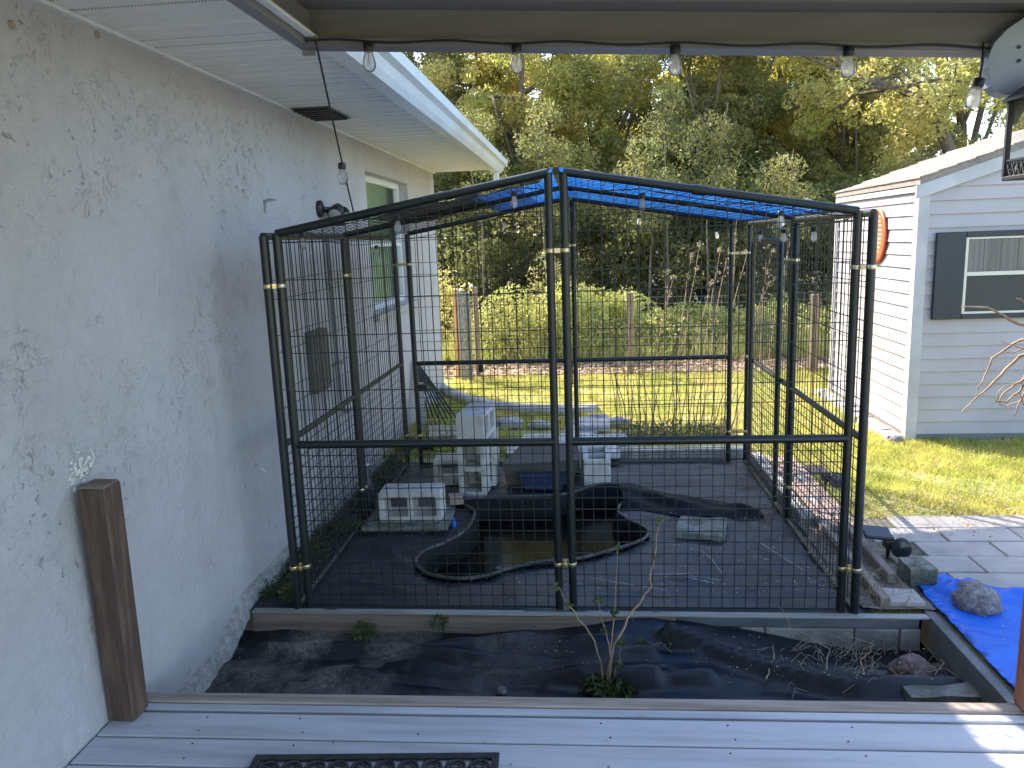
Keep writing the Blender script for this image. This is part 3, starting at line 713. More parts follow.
# door mat (scroll pattern)
mt = thing('door_mat', (-.72, 1.95, .12), 'black rubber mat with an openwork scroll border at the bottom edge of the deck', 'door mat')
T = Matrix.Translation((-.687, 1.955, .119)) @ Matrix.Rotation(.055, 4, 'Z')
for a in ((-.40, .40, .200, .225), (-.40, .40, -.25, -.225), (-.40, -.375, -.225, .200), (.375, .40, -.225, .200), (-.375, .375, .105, .120)):
    obj('border', MB().cbox(a[0], a[1], a[2], a[3], 0, .012, .003, T), 'rubber', mt)
obj('backing', MB().box(-.37, .37, -.22, .10, 0, .006, T), 'rubber', mt)
for i in range(10):
    cx = -.337 + i * .075
    pts = [T @ Vector((cx + .030 * math.cos(a), .160 + .032 * math.sin(a), .006)) for a in [j * PI / 7 for j in range(15)]]
    obj('scroll', MB().tube(pts, .006, 5, False), 'rubber', mt)
    pts = [T @ Vector((cx + .015 * math.cos(a), .160 + .014 * math.sin(a), .006)) for a in [j * PI / 5 for j in range(11)]]
    obj('scroll', MB().tube(pts, .004, 5, False), 'rubber', mt)

# ------------------------------------------------------------------ flower bed edging
bd = thing('raised_bed_edging', (0, 3.40, -.14), 'timber and grey board edging that frames the fabric-lined flower bed before the kennel', 'bed edging')
obj('front_board', MB().cbox(-1.66, .40, 3.375, 3.412, -.15, -.006, .003), 'wood_x', bd)
obj('cap_board', MB().cbox(-1.66, 1.53, 3.372, 3.414, -.0055, .004, .002), 'cap_board', bd)
obj('front_board', MB().cbox(.402, 1.49, 3.383, 3.412, -.055, -.0065, .003), 'grey_board', bd, label='grey board under the cap at the right end')
for a, b in ((.402, .80), (.806, 1.20), (1.206, 1.40), (1.406, 1.495)):
    obj('edging_block', MB().cbox(a, b, 3.372, 3.411, -.16, -.0565, .004), 'bed_block', bd)
obj('side_board', MB().cbox(1.532, 1.575, 2.44, 3.46, -.16, .004, .003), 'grey_board', bd)

# ------------------------------------------------------------------ kennel
KX0, KX1, KY0, KY1 = -1.44, 1.215, 3.44, 5.86
EZ, RZ, XR = 1.81, 2.04, -.112
ken = thing('dog_kennel', (-.11, 4.65, 0), 'tall black welded-wire dog kennel with a gabled roof standing on dark fabric', 'dog kennel')
PR = .019
def post(x, y, z1, z0=-.03, r=PR, name='post'): return obj(name, MB().tube([(x, y, z0), (x, y, z1)], r, 10), 'black_steel', ken)
def rail(a, b, r=PR * .92, name='rail', mat='black_steel'): return obj(name, MB().tube([a, b], r, 10), mat, ken)
def rz(x): return EZ + (RZ - EZ) * (1 - abs(x - XR) / (KX1 - XR)) if x > XR else EZ + (RZ - EZ) * (1 - abs(x - XR) / (XR - KX0))
FX = (-1.385, -.146, -.080, 1.158)
zs_up = [1.87, 1.78, 1.61, 1.52, 1.35, 1.27, 1.09, 1.00]
def mesh_panel(ax, a0, a1, c, top, rail_z=.83, bottom=.0, r=.0026, jit=0.0):
    """welded wire grid: ax='x' runs along x at y=c, ax='y' along y at x=c; top(t) gives height"""
    m = MB(); P = (lambda t, z: (t, c, z)) if ax == 'x' else (lambda t, z: (c, t, z))
    n = max(1, round((a1 - a0) / .0535))
    for i in range(1, n):
        t = a0 + (a1 - a0) * i / n
        b = .0015 * math.sin(i * 2.3)
        q1 = random.gauss(0, .0022); q2 = random.gauss(0, .0022); zt = top(t); m.tube([P(t + b, bottom), P(t + q1, bottom + (zt - bottom) * .35), P(t + q2, bottom + (zt - bottom) * .7), P(t, zt)], r, 4, False, False)
    zl = [z for z in zs_up] + [rail_z - .0545 * i for i in range(1, 16) if rail_z - .0545 * i > bottom]
    for z in zl:
        z += jit
        lo, hi = a0, a1
        if z > min(top(a0), top(a1)):
            ts = [a0 + (a1 - a0) * i / 60 for i in range(61) if top(a0 + (a1 - a0) * i / 60) > z]
            if not ts: continue
            lo, hi = ts[0], ts[-1]
        m.tube([P(lo, z), P(lo + (hi - lo) * .33, z - abs(random.gauss(0, .002))), P(lo + (hi - lo) * .67, z + random.gauss(0, .002)), P(hi, z)], r, 4, False, False)
    return obj('wire_mesh', m, 'wire', ken, kind='stuff')
flat = lambda t: EZ
# front: two gabled panels
for (a, b, yy) in ((FX[0], FX[1], KY0), (FX[2], FX[3], KY0)):
    post(a, yy, rz(a)); post(b, yy, rz(b) + .0)
    rail((a, yy, rz(a)), (b, yy, rz(b)), PR)
    rail((a, yy, .83), (b, yy, .83), PR)
    rail((a, yy, -.005), (b, yy, -.005), PR * .8)
    mesh_panel('x', a, b, yy, rz)
# back: two panels (plain) + gable rails
BX = (-1.33, -.15, -.075, 1.085)
for a, b in ((BX[0], BX[1]), (BX[2], BX[3])):
    post(a, KY1, rz(a)); post(b, KY1, rz(b))
    rail((a, KY1, rz(a)), (b, KY1, rz(b)), PR * .9)
    rail((a, KY1, .83), (b, KY1, .83)); rail((a, KY1, .01), (b, KY1, .01), PR * .8)
    mesh_panel('x', a, b, KY1, rz)
# sides
for X, lab in ((KX0, 'l'), (KX1, 'r')):
    YY = ((KY0 - .02, 4.60), (4.66, KY1 - .0)) 
    for i, (a, b) in enumerate(YY):
        post(X, a, EZ); post(X, b, EZ)
        rail((X, a, EZ), (X, b, EZ), PR * .9)
        rail((X, a, .83), (X, b, .83), PR * .85)
        rail((X, a, .012), (X, b, .012), PR * .9)
        mesh_panel('y', a, b, X, flat)
# rounded hoop door set in the far right side panel
pts = [(1.19, 5.62, .05), (1.19, 5.62, 1.62)] + [(1.19, 5.62 - .07 * (1 - math.cos(t)), 1.62 + .07 * math.sin(t)) for t in (.4, .8, 1.2, PI / 2)] + \
      [(1.19, 4.83 + .07 * (1 - math.cos(t)), 1.62 + .07 * math.sin(t)) for t in (PI / 2, 1.2, .8, .4, 0)] + [(1.19, 4.83, .05)]
obj('gate_frame', MB().tube(pts, .0165, 10), 'black_steel', ken)
# sleeve joints & clamps
def clamp(x0, y0, x1, y1, z, mat='zinc'):
    m = MB(); dx, dy = x1 - x0, y1 - y0; L_ = math.hypot(dx, dy); ux, uy = dx / L_, dy / L_
    for (x, y) in ((x0, y0), (x1, y1)): m.lathe([(.0205, -.009), (.0215, -.007), (.0215, .007), (.0205, .009)], (x, y, z), 12)
    T = Matrix.Translation(((x0 + x1) / 2, (y0 + y1) / 2, z)) @ Matrix.Rotation(math.atan2(dy, dx), 4, 'Z')
    m.box(-L_ / 2 + .02, L_ / 2 - .02, -.024, -.019, -.010, .010, T)
    m.box(-L_ / 2 + .02, L_ / 2 - .02, .019, .024, -.010, .010, T)
    m.lathe([(.007, -.03), (.007, .03)], (0, 0, 0), 6, T @ Matrix.Rotation(PI / 2, 4, 'X'))
    return obj('clamp', m, mat, ken)
for z in (1.585, .215): clamp(KX0, KY0 - .02, FX[0], KY0, z); clamp(FX[3], KY0, KX1, KY0 - .02, z)
clamp(FX[1], KY0, FX[2], KY0, 1.70); clamp(FX[1], KY0, FX[2], KY0, .23)
for X in (KX0, KX1):
    for z in (1.58, .22): clamp(X, 4.60, X, 4.66, z)
for z in (1.60, .25): clamp(BX[3], KY1, KX1, KY1, z); clamp(KX0, KY1, BX[0], KY1, z)
clamp(BX[1], KY1, BX[2], KY1, 1.7)
obj('gate_latch', MB().cbox(-.135, -.095, KY1 - .012, KY1 + .012, .64, .655, .002).tube([(-.13, KY1, .65), (-.13, KY1, .82), (-.115, KY1, .84), (-.10, KY1, .82), (-.10, KY1, .65)], .005, 6), 'black_steel', ken)
obj('latch_plate', MB().cbox(-1.31, -1.24, KY1 - .015, KY1 + .015, .61, .66, .003), 'black_steel', ken)
obj('latch_plate', MB().cbox(-.83, -.80, KY1 - .012, KY1 + .012, .75, .81, .003), 'black_steel', ken)
obj('latch_plate', MB().cbox(-1.31, -1.22, KY1 - .015, KY1 + .015, .13, .17, .003), 'black_steel', ken)
# roof frame
for yy in (4.63,):
    rail((KX0, yy, EZ + .01), (XR, yy, RZ + .01), PR * .9, 'rafter'); rail((XR, yy, RZ + .01), (KX1, yy, EZ + .01), PR * .9, 'rafter')
rail((XR, KY0, RZ + .0), (XR, KY1, RZ + .0), PR * .9, 'ridge_rail')
obj('rail_sleeve', MB().tube([(.47, KY0, rz(.47)), (.53, KY0, rz(.53))], PR * 1.2, 10), 'black_steel', ken)
for sgn, xe in ((-1, KX0), (1, KX1)):
    m = MB(); Lx = abs(xe - XR)
    n = 24
    for i in range(1, n):
        x = XR + (xe - XR) * i / n; m.wire((x, KY0, rz(x) + .008), (x, KY1, rz(x) + .008), .0021)
    for i in range(1, 24):
        y = KY0 + (KY1 - KY0) * i / 24; m.wire((XR, y, RZ + .006), (xe, y, EZ + .006), .0021)
    obj('roof_mesh', m, 'wire', ken, kind='stuff')
# cable ties
for x in (-1.05, -.62, .02, .95):
    obj('cable_tie', MB().tube([(x + .024 * math.cos(a), KY0 + .024 * math.sin(a) * .3, rz(x) + .022 * math.sin(a)) for a in [j * PI / 5 for j in range(11)]], .0018, 5, False), 'zip', ken)

# blue tarp thrown over the kennel roof
def tarp_part(x0, x1, y0f, y1, nx, ny, f=1.0):
    vs = []
    for j in range(ny + 1):
        for i in range(nx + 1):
            x = x0 + (x1 - x0) * i / nx; ya = y0f(x); y = ya + (y1 - ya) * j / ny
            z = rz(max(KX0, min(KX1, x))) + .019 + .005 * noise.noise(Vector((x * 6, y * 6, 0))) + .003 * noise.noise(Vector((x * 19, y * 17, 4)))
            vs.append((x, y, z))
    return vs, [(j * (nx + 1) + i, j * (nx + 1) + i + 1, (j + 1) * (nx + 1) + i + 1, (j + 1) * (nx + 1) + i) for j in range(ny) for i in range(nx)]
m = MB()
def yf(x):
    if x > XR: return KY0 + .03 + max(0, (x - .3)) * .22
    return KY0 + .03 + min(.62, max(0, (XR - .03 - x)) * 9)
vs, fs = tarp_part(-.62, 1.17, yf, KY1 + .04, 70, 90); m.add(vs, fs, True)
o = obj('roof_tarp', m, 'blue_t', None, 'crinkled blue tarp lying over the ridge and right slope of the kennel roof', 'tarp', recalc=False)
so = o.modifiers.new('thick', 'SOLIDIFY'); so.thickness = .0015
m = MB()
vs = []
for j in range(31):
    for i in range(31):
        x = -1.15 + .60 * i / 30; y = 4.05 + 1.3 * j / 30
        y += .10 * math.sin(i * .35)
        z = rz(x) + .030 + .018 * abs(noise.noise(Vector((x * 7, y * 5, 9)))) + .006 * noise.noise(Vector((x * 25, y * 21, 4)))
        vs.append((x, y, z))
m.add(vs, [(j * 31 + i, j * 31 + i + 1, (j + 1) * 31 + i + 1, (j + 1) * 31 + i) for j in range(30) for i in range(30)], True)
o = obj('roof_cloth', m, 'roof_cloth', None, 'dull grey cloth sheet bunched over the left slope of the kennel roof', 'tarp', recalc=False)
so = o.modifiers.new('thick', 'SOLIDIFY'); so.thickness = .002

# ------------------------------------------------------------------ pond
pond = thing('pond_liner', (PC.x, PC.y, 0), 'black kidney-shaped plastic pond shell sunk in the kennel floor', 'pond')
def ring(k, z, out=0.0):
    res = []
    n = len(RL)
    for i in range(n):
        p = RL[i]; t = (RL[(i + 1) % n] - RL[i - 1]).normalized(); nrm = Vector((t.y, -t.x))
        q = PC + (p - PC) * k + nrm * out
        res.append((q.x, q.y, z + .006 * noise.noise(Vector((p.x * 5, p.y * 5, 0)))))
    return res
rings = [ring(1, .022), ring(.96, .0), ring(.93, -.10), ring(.86, -.30), ring(.5, -.34)]
n = len(RL); m = MB(); vs = sum(rings, [])
m.add(vs, [(k * n + i, k * n + (i + 1) % n, (k + 1) * n + (i + 1) % n, (k + 1) * n + i) for k in range(4) for i in range(n)], True)
m.add([(PC.x, PC.y, -.35)] + rings[-1], [(0, i + 1, (i + 1) % n + 1) for i in range(n)], True)
obj('basin', m, 'liner', pond)
rp = ring(1.0, .024); obj('rim', MB().tube(rp + [rp[0], rp[1]], .0095, 8, False), 'rim', pond)
wr = ring(.93, -.115); obj('water', MB().add([(PC.x, PC.y, -.115)] + [(a, b, -.115) for a, b, c in wr], [(0, i + 1, (i + 1) % n + 1) for i in range(n)]), 'water', pond)
r_ = np.random.default_rng(5)
P = np.stack([r_.normal(-.02, .16, 350), r_.normal(4.2, .12, 350), np.full(350, -.112)], 1)
P = np.array([p for p in P if inpoly(p[0], p[1], [(PC.x + (a - PC.x) * .92, PC.y + (b - PC.y) * .92) for a, b in RS])]) - np.array([PC.x, PC.y, 0])
q = leaves(P, .011, .5, 3); q[:, 2] = q[:, 2] * .1 - .112 * .9
quadmesh('floating_algae', q, 0, 'algae', pond, kind='stuff')
# upright tube added to stand for a pale reflection in the water
obj('reflection_tube', MB().tube([(-.50, 4.02, -.33), (-.50, 4.02, -.05)], .028, 10), 'rim', pond)
# crumpled liner flap to the right of the pond
m = MB(); vs = []; NI, NJ = 46, 26
for j in range(NJ + 1):
    for i in range(NI + 1):
        u, v_ = i / NI, j / NJ
        cx = .22 + .85 * u; cy = 5.03 - .34 * u
        hw = (.24 - .13 * u) * (1 if u < .97 else .6)
        x = cx + .01 * math.sin(v_ * 9); y = cy + (v_ - .5) * 2 * hw + .02 * math.sin(u * 11)
        b = math.sin(v_ * PI)
        z = .006 + b * (.085 - .05 * u + .045 * noise.noise(Vector((u * 5, v_ * 2.2, 3)))) + .014 * b * math.sin(v_ * 17 + u * 7) * (1 - u)
        vs.append((x, y, z))
m.add(vs, [(j * (NI + 1) + i, j * (NI + 1) + i + 1, (j + 1) * (NI + 1) + i + 1, (j + 1) * (NI + 1) + i) for j in range(NJ) for i in range(NI)], True)
o = obj('liner_flap', m, 'liner', None, 'crumpled flap of black liner trailing right from the pond over the concrete slab', 'pond liner', recalc=False)

# concrete slab partly under the flap
def rough_slab(name, x0, x1, y0, y1, z0, z1, rot, mat, label, cat, group=None, seed=0, parent=None, amp=.008):
    bm = bmesh.new(); bmesh.ops.create_cube(bm, size=1)
    bmesh.ops.subdivide_edges(bm, edges=bm.edges[:], cuts=7, use_grid_fill=True)
    T = Matrix.Translation(((x0 + x1) / 2, (y0 + y1) / 2, 0)) @ Matrix.Rotation(rot, 4, 'Z'); m = MB()
    for v in bm.verts:
        p = Vector((v.co.x * (x1 - x0), v.co.y * (y1 - y0), z0 + (v.co.z + .5) * (z1 - z0)))
        p += Vector([amp * noise.noise(p * 9 + Vector((seed, k * 5, 0))) for k in range(3)]) ; v.co = T @ p
    bm.verts.index_update(); m.add([v.co.copy() for v in bm.verts], [tuple(v.index for v in f.verts) for f in bm.faces]); bm.free()
    return obj(name, m, mat, parent, label, cat, group)
rough_slab('concrete_slab', .53, .81, 4.29, 4.58, .003, .035, -.25, 'slab', 'mossy square concrete slab lying flat right of the pond under the liner flap', 'slab', seed=2)

def cmu(name, T, label, group=None, cat='concrete block'):
    """hollow block 0.39 x 0.19 x 0.19, cavities open along local Z (0.19 high)"""
    L_, W_, H = .39, .19, .19; t = .032; m = MB()
    xs = [-L_ / 2, -L_ / 2 + t, -t / 2, t / 2, L_ / 2 - t, L_ / 2]; ys = [-W_ / 2, -W_ / 2 + t, W_ / 2 - t, W_ / 2]
    # outer shells
    def quad(a, b, c, d): m.add([T @ Vector(v) for v in (a, b, c, d)], [(0, 1, 2, 3)])
    for z, fl_ in ((0, 1), (H, 0)):
        for i in range(5):
            for j in range(3):
                if j == 1 and i in (1, 3): continue
                quad((xs[i], ys[j], z), (xs[i + 1], ys[j], z), (xs[i + 1], ys[j + 1], z), (xs[i], ys[j + 1], z))
    X0, X1, Y0, Y1 = xs[0], xs[5], ys[0], ys[3]
    for a, b in (((X0, Y0), (X1, Y0)), ((X1, Y0), (X1, Y1)), ((X1, Y1), (X0, Y1)), ((X0, Y1), (X0, Y0))):
        quad((*a, 0), (*b, 0), (*b, H), (*a, H))
    for i in (1, 3):
        c = [(xs[i], ys[1]), (xs[i], ys[2]), (xs[i + 1], ys[2]), (xs[i + 1], ys[1])]
        for k in range(4):
            a, b = c[k], c[(k + 1) % 4]; quad((*a, 0), (*b, 0), (*b, H), (*a, H))
    bm = bmesh.new(); me = bpy.data.meshes.new('t'); me.from_pydata(m.v, [], m.f); bm.from_mesh(me)
    bmesh.ops.remove_doubles(bm, verts=bm.verts[:], dist=1e-4); bmesh.ops.recalc_face_normals(bm, faces=bm.faces[:])
    bmesh.ops.bevel(bm, geom=[e for e in bm.edges if e.calc_face_angle(0) > 1], offset=.005, segments=1, affect='EDGES')
    bm.verts.index_update(); m2 = MB(); m2.add([v.co.copy() for v in bm.verts], [tuple(v.index for v in f.verts) for f in bm.faces]); bm.free()
    return obj(name, m2, 'concrete', None, label, cat, group)
Rx = lambda a: Matrix.Rotation(a, 4, 'X'); Ry = lambda a: Matrix.Rotation(a, 4, 'Y'); Rz = lambda a: Matrix.Rotation(a, 4, 'Z'); Tr = lambda *a: Matrix.Translation(a)
G = 'hollow concrete blocks in the kennel'
# lying on its face, cavities toward the camera
rough_slab('stepping_slab', -1.40, -.865, 4.40, 4.76, .012, .040, .03, 'slab', 'flat pale slab under the lone white concrete block left of the pond', 'slab', seed=5)
cmu('concrete_block', Tr(-1.115, 4.69, .134) @ Rz(.02) @ Rx(PI / 2), 'hollow concrete block alone on a slab left of the pond, two cavities facing forward', G)
# tower
cmu('concrete_block', Tr(-.785, 5.20, .10) @ Rz(-.1) @ Ry(PI / 2) @ Rz(PI / 2) @ Tr(0, 0, -.095) if False else Tr(-.79, 5.27, .197) @ Rz(-.06) @ Rx(PI / 2) @ Rz(PI / 2), 'upright hollow concrete block at the foot of the tall block stack by the pond', G)
cmu('concrete_block', Tr(-.775, 5.25, .498) @ Rz(-.10) @ Ry(PI / 2) @ Rz(0) @ Tr(0, 0, -.095) @ Rz(PI / 2) if True else None, 'topmost concrete block of the tall stack, blank end forward', G)
cmu('concrete_block', Tr(-.93, 5.50, .107) @ Rz(.05) @ Rx(PI / 2), 'dim brownish concrete block behind the left side of the tall stack', G)
cmu('concrete_block', Tr(.065, 5.47, .012) @ Rz(PI / 2 + .02), 'concrete block with open cavities on top, right of the middle kennel posts', G)
cmu('concrete_block', Tr(-.745, 5.47, .21) @ Rz(-.04) @ Rx(PI / 2) @ Rz(PI / 2), 'upright concrete block directly behind the foot of the tall stack', G)
cmu('concrete_block', Tr(-.25, 5.68, .012) @ Rz(-.05), 'concrete block lying at the back of the kennel behind the grey tub', G)
# grey tub and blue board
tb = thing('storage_tub', (-.32, 5.2, 0), 'grey-brown plastic tub tipped beside the pond behind the middle posts', 'tub')
T = Tr(-.33, 5.42, .0) @ Rz(.02)
m = MB(); vs = [(-.25, -.12, .012), (.22, -.12, .012), (.22, .12, .012), (-.25, .12, .012), (-.28, -.13, .17), (.27, -.13, .20), (.26, .12, .25), (-.16, .12, .24)]
m.add([T @ Vector(v) for v in vs], [(0, 3, 2, 1), (0, 1, 5, 4), (1, 2, 6, 5), (2, 3, 7, 6), (3, 0, 4, 7), (4, 5, 6, 7)]); obj('body', m, 'grey_tub', tb)
obj('lid_edge', MB().tube([T @ Vector(v) for v in (vs[4], vs[5], vs[6], vs[7], vs[4])], .008, 6), 'grey_tub', tb)
m = MB(); m.add([(-.44, 5.17, .02), (-.18, 5.17, .02), (-.15, 5.27, .12), (-.50, 5.27, .12), (-.44, 5.18, .012), (-.18, 5.18, .012), (-.15, 5.28, .11), (-.50, 5.28, .11)],
    [(0, 1, 2, 3), (7, 6, 5, 4), (0, 4, 5, 1), (1, 5, 6, 2), (2, 6, 7, 3), (3, 7, 4, 0)])
obj('blue_board', m, 'navy', None, 'dark blue board leaning on the grey tub at the far rim of the pond', 'board')
obj('blue_bottle', MB().lathe([(.014, 0), (.016, .007), (.016, .04), (.007, .05), (.007, .06)], (-.83, 4.47, .012), 10), 'blue', None, 'small bright blue bottle by the left lobe of the pond', 'bottle')
rough_slab('brick_chunk', -.93, -.84, 4.83, 4.90, .03, .09, .3, 'pink_paver', 'small pinkish stone between the lone block and the block stack', 'stone', seed=9)
m = MB(); m.tube([(-1.43, 4.70, .02), (-1.44, 4.70, .18), (-1.45, 4.72, .34)], [.045, .05, .03], 10)
obj('rolled_fabric', m, 'fabric', None, 'dark roll of fabric standing against the left middle kennel post', 'roll')
obj('roll_tag', MB().cbox(-1.47, -1.42, 4.685, 4.74, .345, .352, .002), 'chip', None, 'small pale scrap on top of the dark fabric roll', 'scrap')
# wires on the floor
for k, pts in enumerate(([(0.30, 3.78, .02), (.55, 3.80, .02), (.62, 3.68, .022), (.42, 3.80, .02), (.66, 3.72, .02)], [(.0, 3.74, .02), (.2, 3.66, .022), (.38, 3.60, .02)], [(.62, 4.10, .02), (.66, 3.95, .025), (.68, 3.80, .02)], [(.95, 4.25, .02), (1.06, 3.95, .02), (1.10, 3.85, .02)])):
    lab = ['bent loops of thin bare wire on the kennel floor fabric', 'thin grey stick on the fabric near the middle post', 'short pale wire on the fabric in front of the concrete slab', 'long pale wire on the fabric toward the right kennel side'][k]
    obj('loose_wire', MB().tube(pts, .003, 5), 'steel', None, lab, 'wire')

# ------------------------------------------------------------------ behind the kennel
G = 'loose grey pavers behind the kennel'
rr = random.Random(11)
spots = [(-.52, 6.15, 0, .1), (-.20, 6.16, 0, -.05), (.10, 6.13, 0, .03), (-.42, 6.48, .0, -.1), (-.08, 6.50, 0, .06), (.20, 6.45, .0, .1), (-.05, 6.82, .0, .02), (-.18, 6.20, .052, .2), (.06, 6.86, .052, -.1), (.10, 5.98, .052, .05)]
labs = ['front left', 'front middle', 'front right', 'second row left', 'second row middle', 'second row right', 'far']
for k, (x, y, z, a) in enumerate(spots):
    lab = ['grey paver at the left front of the loose pavers behind the kennel', 'grey paver second along the front row behind the kennel', 'grey paver at the right front of the loose pavers behind the kennel',
           'grey paver at the left of the middle row of loose pavers', 'grey paver in the centre of the middle row of loose pavers', 'grey paver at the right of the middle row of loose pavers',
           'lower grey paver of the farthest pile near the stones', 'grey paver laid on top of the front row of loose pavers', 'upper grey paver of the farthest pile near the stones', 'grey paver on top nearest the kennel back rail'][k]
    rough_slab('loose_paver', x - .15, x + .15, y - .15, y + .15, z, z + .05, a, 'loose', lab, 'paver', G, seed=k, amp=.004)
for k in range(5):
    x = .36 + k * .205
    lab = 'pale edging block along the back of the kennel, number %s from the middle posts' % ['one', 'two', 'three', 'four', 'five'][k]
    lab = ['pale edging block nearest the middle posts in the back row', 'second pale edging block of the back row', 'middle pale edging block of the back row', 'fourth pale edging block of the back row', 'pale edging block at the right end of the back row'][k]
    rough_slab('edging_block', x - .10, x + .10, 5.98, 6.08, .0, .075, rr.uniform(-.03, .03), 'pale_rock', lab, 'edging block', 'pale edging blocks behind the kennel', seed=k, amp=.006)
pts = [(-1.75, 9.05), (-1.5, 8.55), (-1.25, 8.2), (-.95, 7.9), (-.6, 7.72), (-.2, 7.66), (.0, 7.66), (.12, 7.69)]
C3 = []
for i in range(len(pts) - 1):
    for s in range(5):
        t = s / 5; C3.append((pts[i][0] * (1 - t) + pts[i + 1][0] * t, pts[i][1] * (1 - t) + pts[i + 1][1] * t, .03))
C3.append((*pts[-1], .05))
obj('curved_border', MB().tube(C3, [.058 + .008 * noise.noise(Vector((i * .7, 0, 0))) for i in range(len(C3))], 10), 'loose', None, 'long curved pale concrete border sweeping from the house corner across the grass', 'border')
def rock(name, x, y, z, sx, sy, sz, mat, label, cat='rock', group=None, seed=0, amp=.25, rot=0):
    bm = bmesh.new(); bmesh.ops.create_icosphere(bm, subdivisions=4, radius=1)
    for v in bm.verts:
        d = v.co.normalized(); k = 1 + amp * noise.noise(d * 1.6 + Vector((seed, 0, 0))) + amp * .35 * noise.noise(d * 5 + Vector((seed, 2, 0)))
        q = d * k; q.z = max(q.z, -.35); c_, s_ = math.cos(rot), math.sin(rot)
        q = Vector((q.x * sx, q.y * sy, q.z * sz)); v.co = Vector((q.x * c_ - q.y * s_ + x, q.x * s_ + q.y * c_ + y, q.z + z + .35 * sz))
    bm.verts.index_update(); m = MB(); m.add([v.co.copy() for v in bm.verts], [tuple(v.index for v in f.verts) for f in bm.faces], True); bm.free()
    return obj(name, m, mat, None, label, cat, group)
for k, (x, y, s) in enumerate([(.10, 7.28, .14), (.30, 7.18, .12), (-.10, 7.15, .10), (-.75, 7.15, .16), (-.45, 7.1, .11), (-1.05, 6.9, .12)]):
    lab = ['flat pale stone beside the end of the curved border', 'flat pale stone right of the border end above the loose pavers', 'small stone just above the loose pavers', 'wide grey stone behind the top of the block stack', 'small grey stone between the wide one and the loose pavers', 'grey stone in the weeds left of the block stack'][k]
    rock('flat_stone', x, y, 0, s, s * .8, s * .4, 'pale_rock', lab, 'stone', 'flat stones behind the kennel', seed=k)
# leaning dark rods
G = 'dark rods leaning on the house wall'
lr = thing('leaning_rods', (-1.4, 7.1, 0), 'sheaf of dark metal fence rods leaning against the house wall behind the kennel', 'rods')
for k in range(7): obj('rod', MB().tube([(-1.47 + k * .045, 7.04 + .02 * k, .0), (-1.69, 7.40 + .03 * k, .62 - .01 * k)], .010, 6), 'black_steel', lr)
obj('white_board', MB().cbox(-1.62, -1.53, 7.02, 7.06, .0, .46, .003, None), 'trim', None, 'narrow white board standing at the wall beside the dark rods', 'board')
rough_slab('grey_tile', -1.40, -1.05, 6.35, 6.75, .0, .12, .2, 'paver', 'grey stone block in the weeds under the leaning rods', 'stone block', seed=3)

# curb along the right side of the kennel
for k in range(12):
    y = 3.62 + k * .20
    if k < 5: continue
    rough_slab('curb_stone', 1.265, 1.345, y - .095, y + .095, .0, .05 + .01 * (k % 3), rr.uniform(-.06, .06), 'pale_rock',
               ['', '', '', '', '', 'nearest pale curb stone along the right kennel side', 'second pale curb stone along the right kennel side', 'third pale curb stone along the right kennel side', 'fourth pale curb stone along the right kennel side', 'fifth pale curb stone along the right kennel side', 'sixth pale curb stone along the right kennel side', 'farthest pale curb stone along the right kennel side'][k],
               'curb stone', 'pale curb stones right of the kennel', seed=k, amp=.012)
obj('landscape_timber', MB().cbox(1.345, 1.395, 3.47, 4.55, .0, .055, .006, None), 'wood_y', None, 'weathered timber nearer the right kennel posts', 'timber', 'weathered timbers beside the kennel')
obj('landscape_timber', MB().cbox(1.47, 1.515, 3.72, 4.62, .0, .065, .006), 'wood_y', None, 'weathered timber between the solar spotlight and the kennel', 'timber', 'weathered timbers beside the kennel')
rough_slab('mossy_block', 1.56, 1.68, 3.665, 3.83, .0, .105, .02, 'dark_block', 'rough mossy grey block under the solar spotlight at the tarp corner', 'concrete block', seed=4)
rough_slab('flat_paver', 1.40, 1.55, 3.47, 3.62, .0, .03, -.05, 'paver', 'flat blue-grey paver at the back right corner of the flower bed', 'paver', seed=14, amp=.004)

# solar spotlights
def solar(loc, rot, label):
    s = thing('solar_spotlight', loc, label, 'solar light', 'black solar spotlights by the kennel')
    T = Tr(*loc) @ Rz(rot)
    obj('stake', MB().tube([T @ Vector(v) for v in ((0, 0, -.01), (0, 0, .07))], [.006, .014], 8), 'black_plastic', s)
    obj('bracket', MB().cbox(-.022, .022, -.03, .03, .06, .10, .005, T), 'black_plastic', s)
    p = obj('solar_panel', MB().cbox(-.075, .075, -.055, .055, -.009, .009, .004, T @ Tr(-.055, .02, .135) @ Rx(.25) @ Ry(.12)), 'black_plastic', s)
    obj('solar_cell', MB().box(-.068, .068, -.048, .048, .0092, .0105, T @ Tr(-.055, .02, .135) @ Rx(.25) @ Ry(.12)), 'solar', p)
    h = obj('lamp_head', MB().lathe([(.02, -.06), (.036, -.05), (.046, 0), (.052, .05), (.046, .052)], (0, 0, 0), 16, T @ Tr(.06, -.02, .075) @ Rz(-.4) @ Rx(PI / 2 - .1)), 'black_plastic', s)
    obj('lens', MB().lathe([(.045, .0525), (.03, .056), (.001, .058)], (0, 0, 0), 16, T @ Tr(.06, -.02, .075) @ Rz(-.4) @ Rx(PI / 2 - .1)), 'solar', h)
    return s
solar((1.585, 4.02, .012), 0.0, 'black solar spotlight on the rough block nearest the blue ground tarp')
solar((1.56, 5.02, .06), .3, 'black solar spotlight farther back beside the pale curb stones, seen through the mesh')
rock('white_stone', 1.46, 5.30, 0, .07, .12, .06, 'pale_rock', 'broken pale stone behind the farther solar spotlight', 'stone', seed=21)
rock('white_stone', 1.44, 4.86, 0, .06, .1, .05, 'pale_rock', 'broken pale stone in front of the farther solar spotlight', 'stone', seed=22)

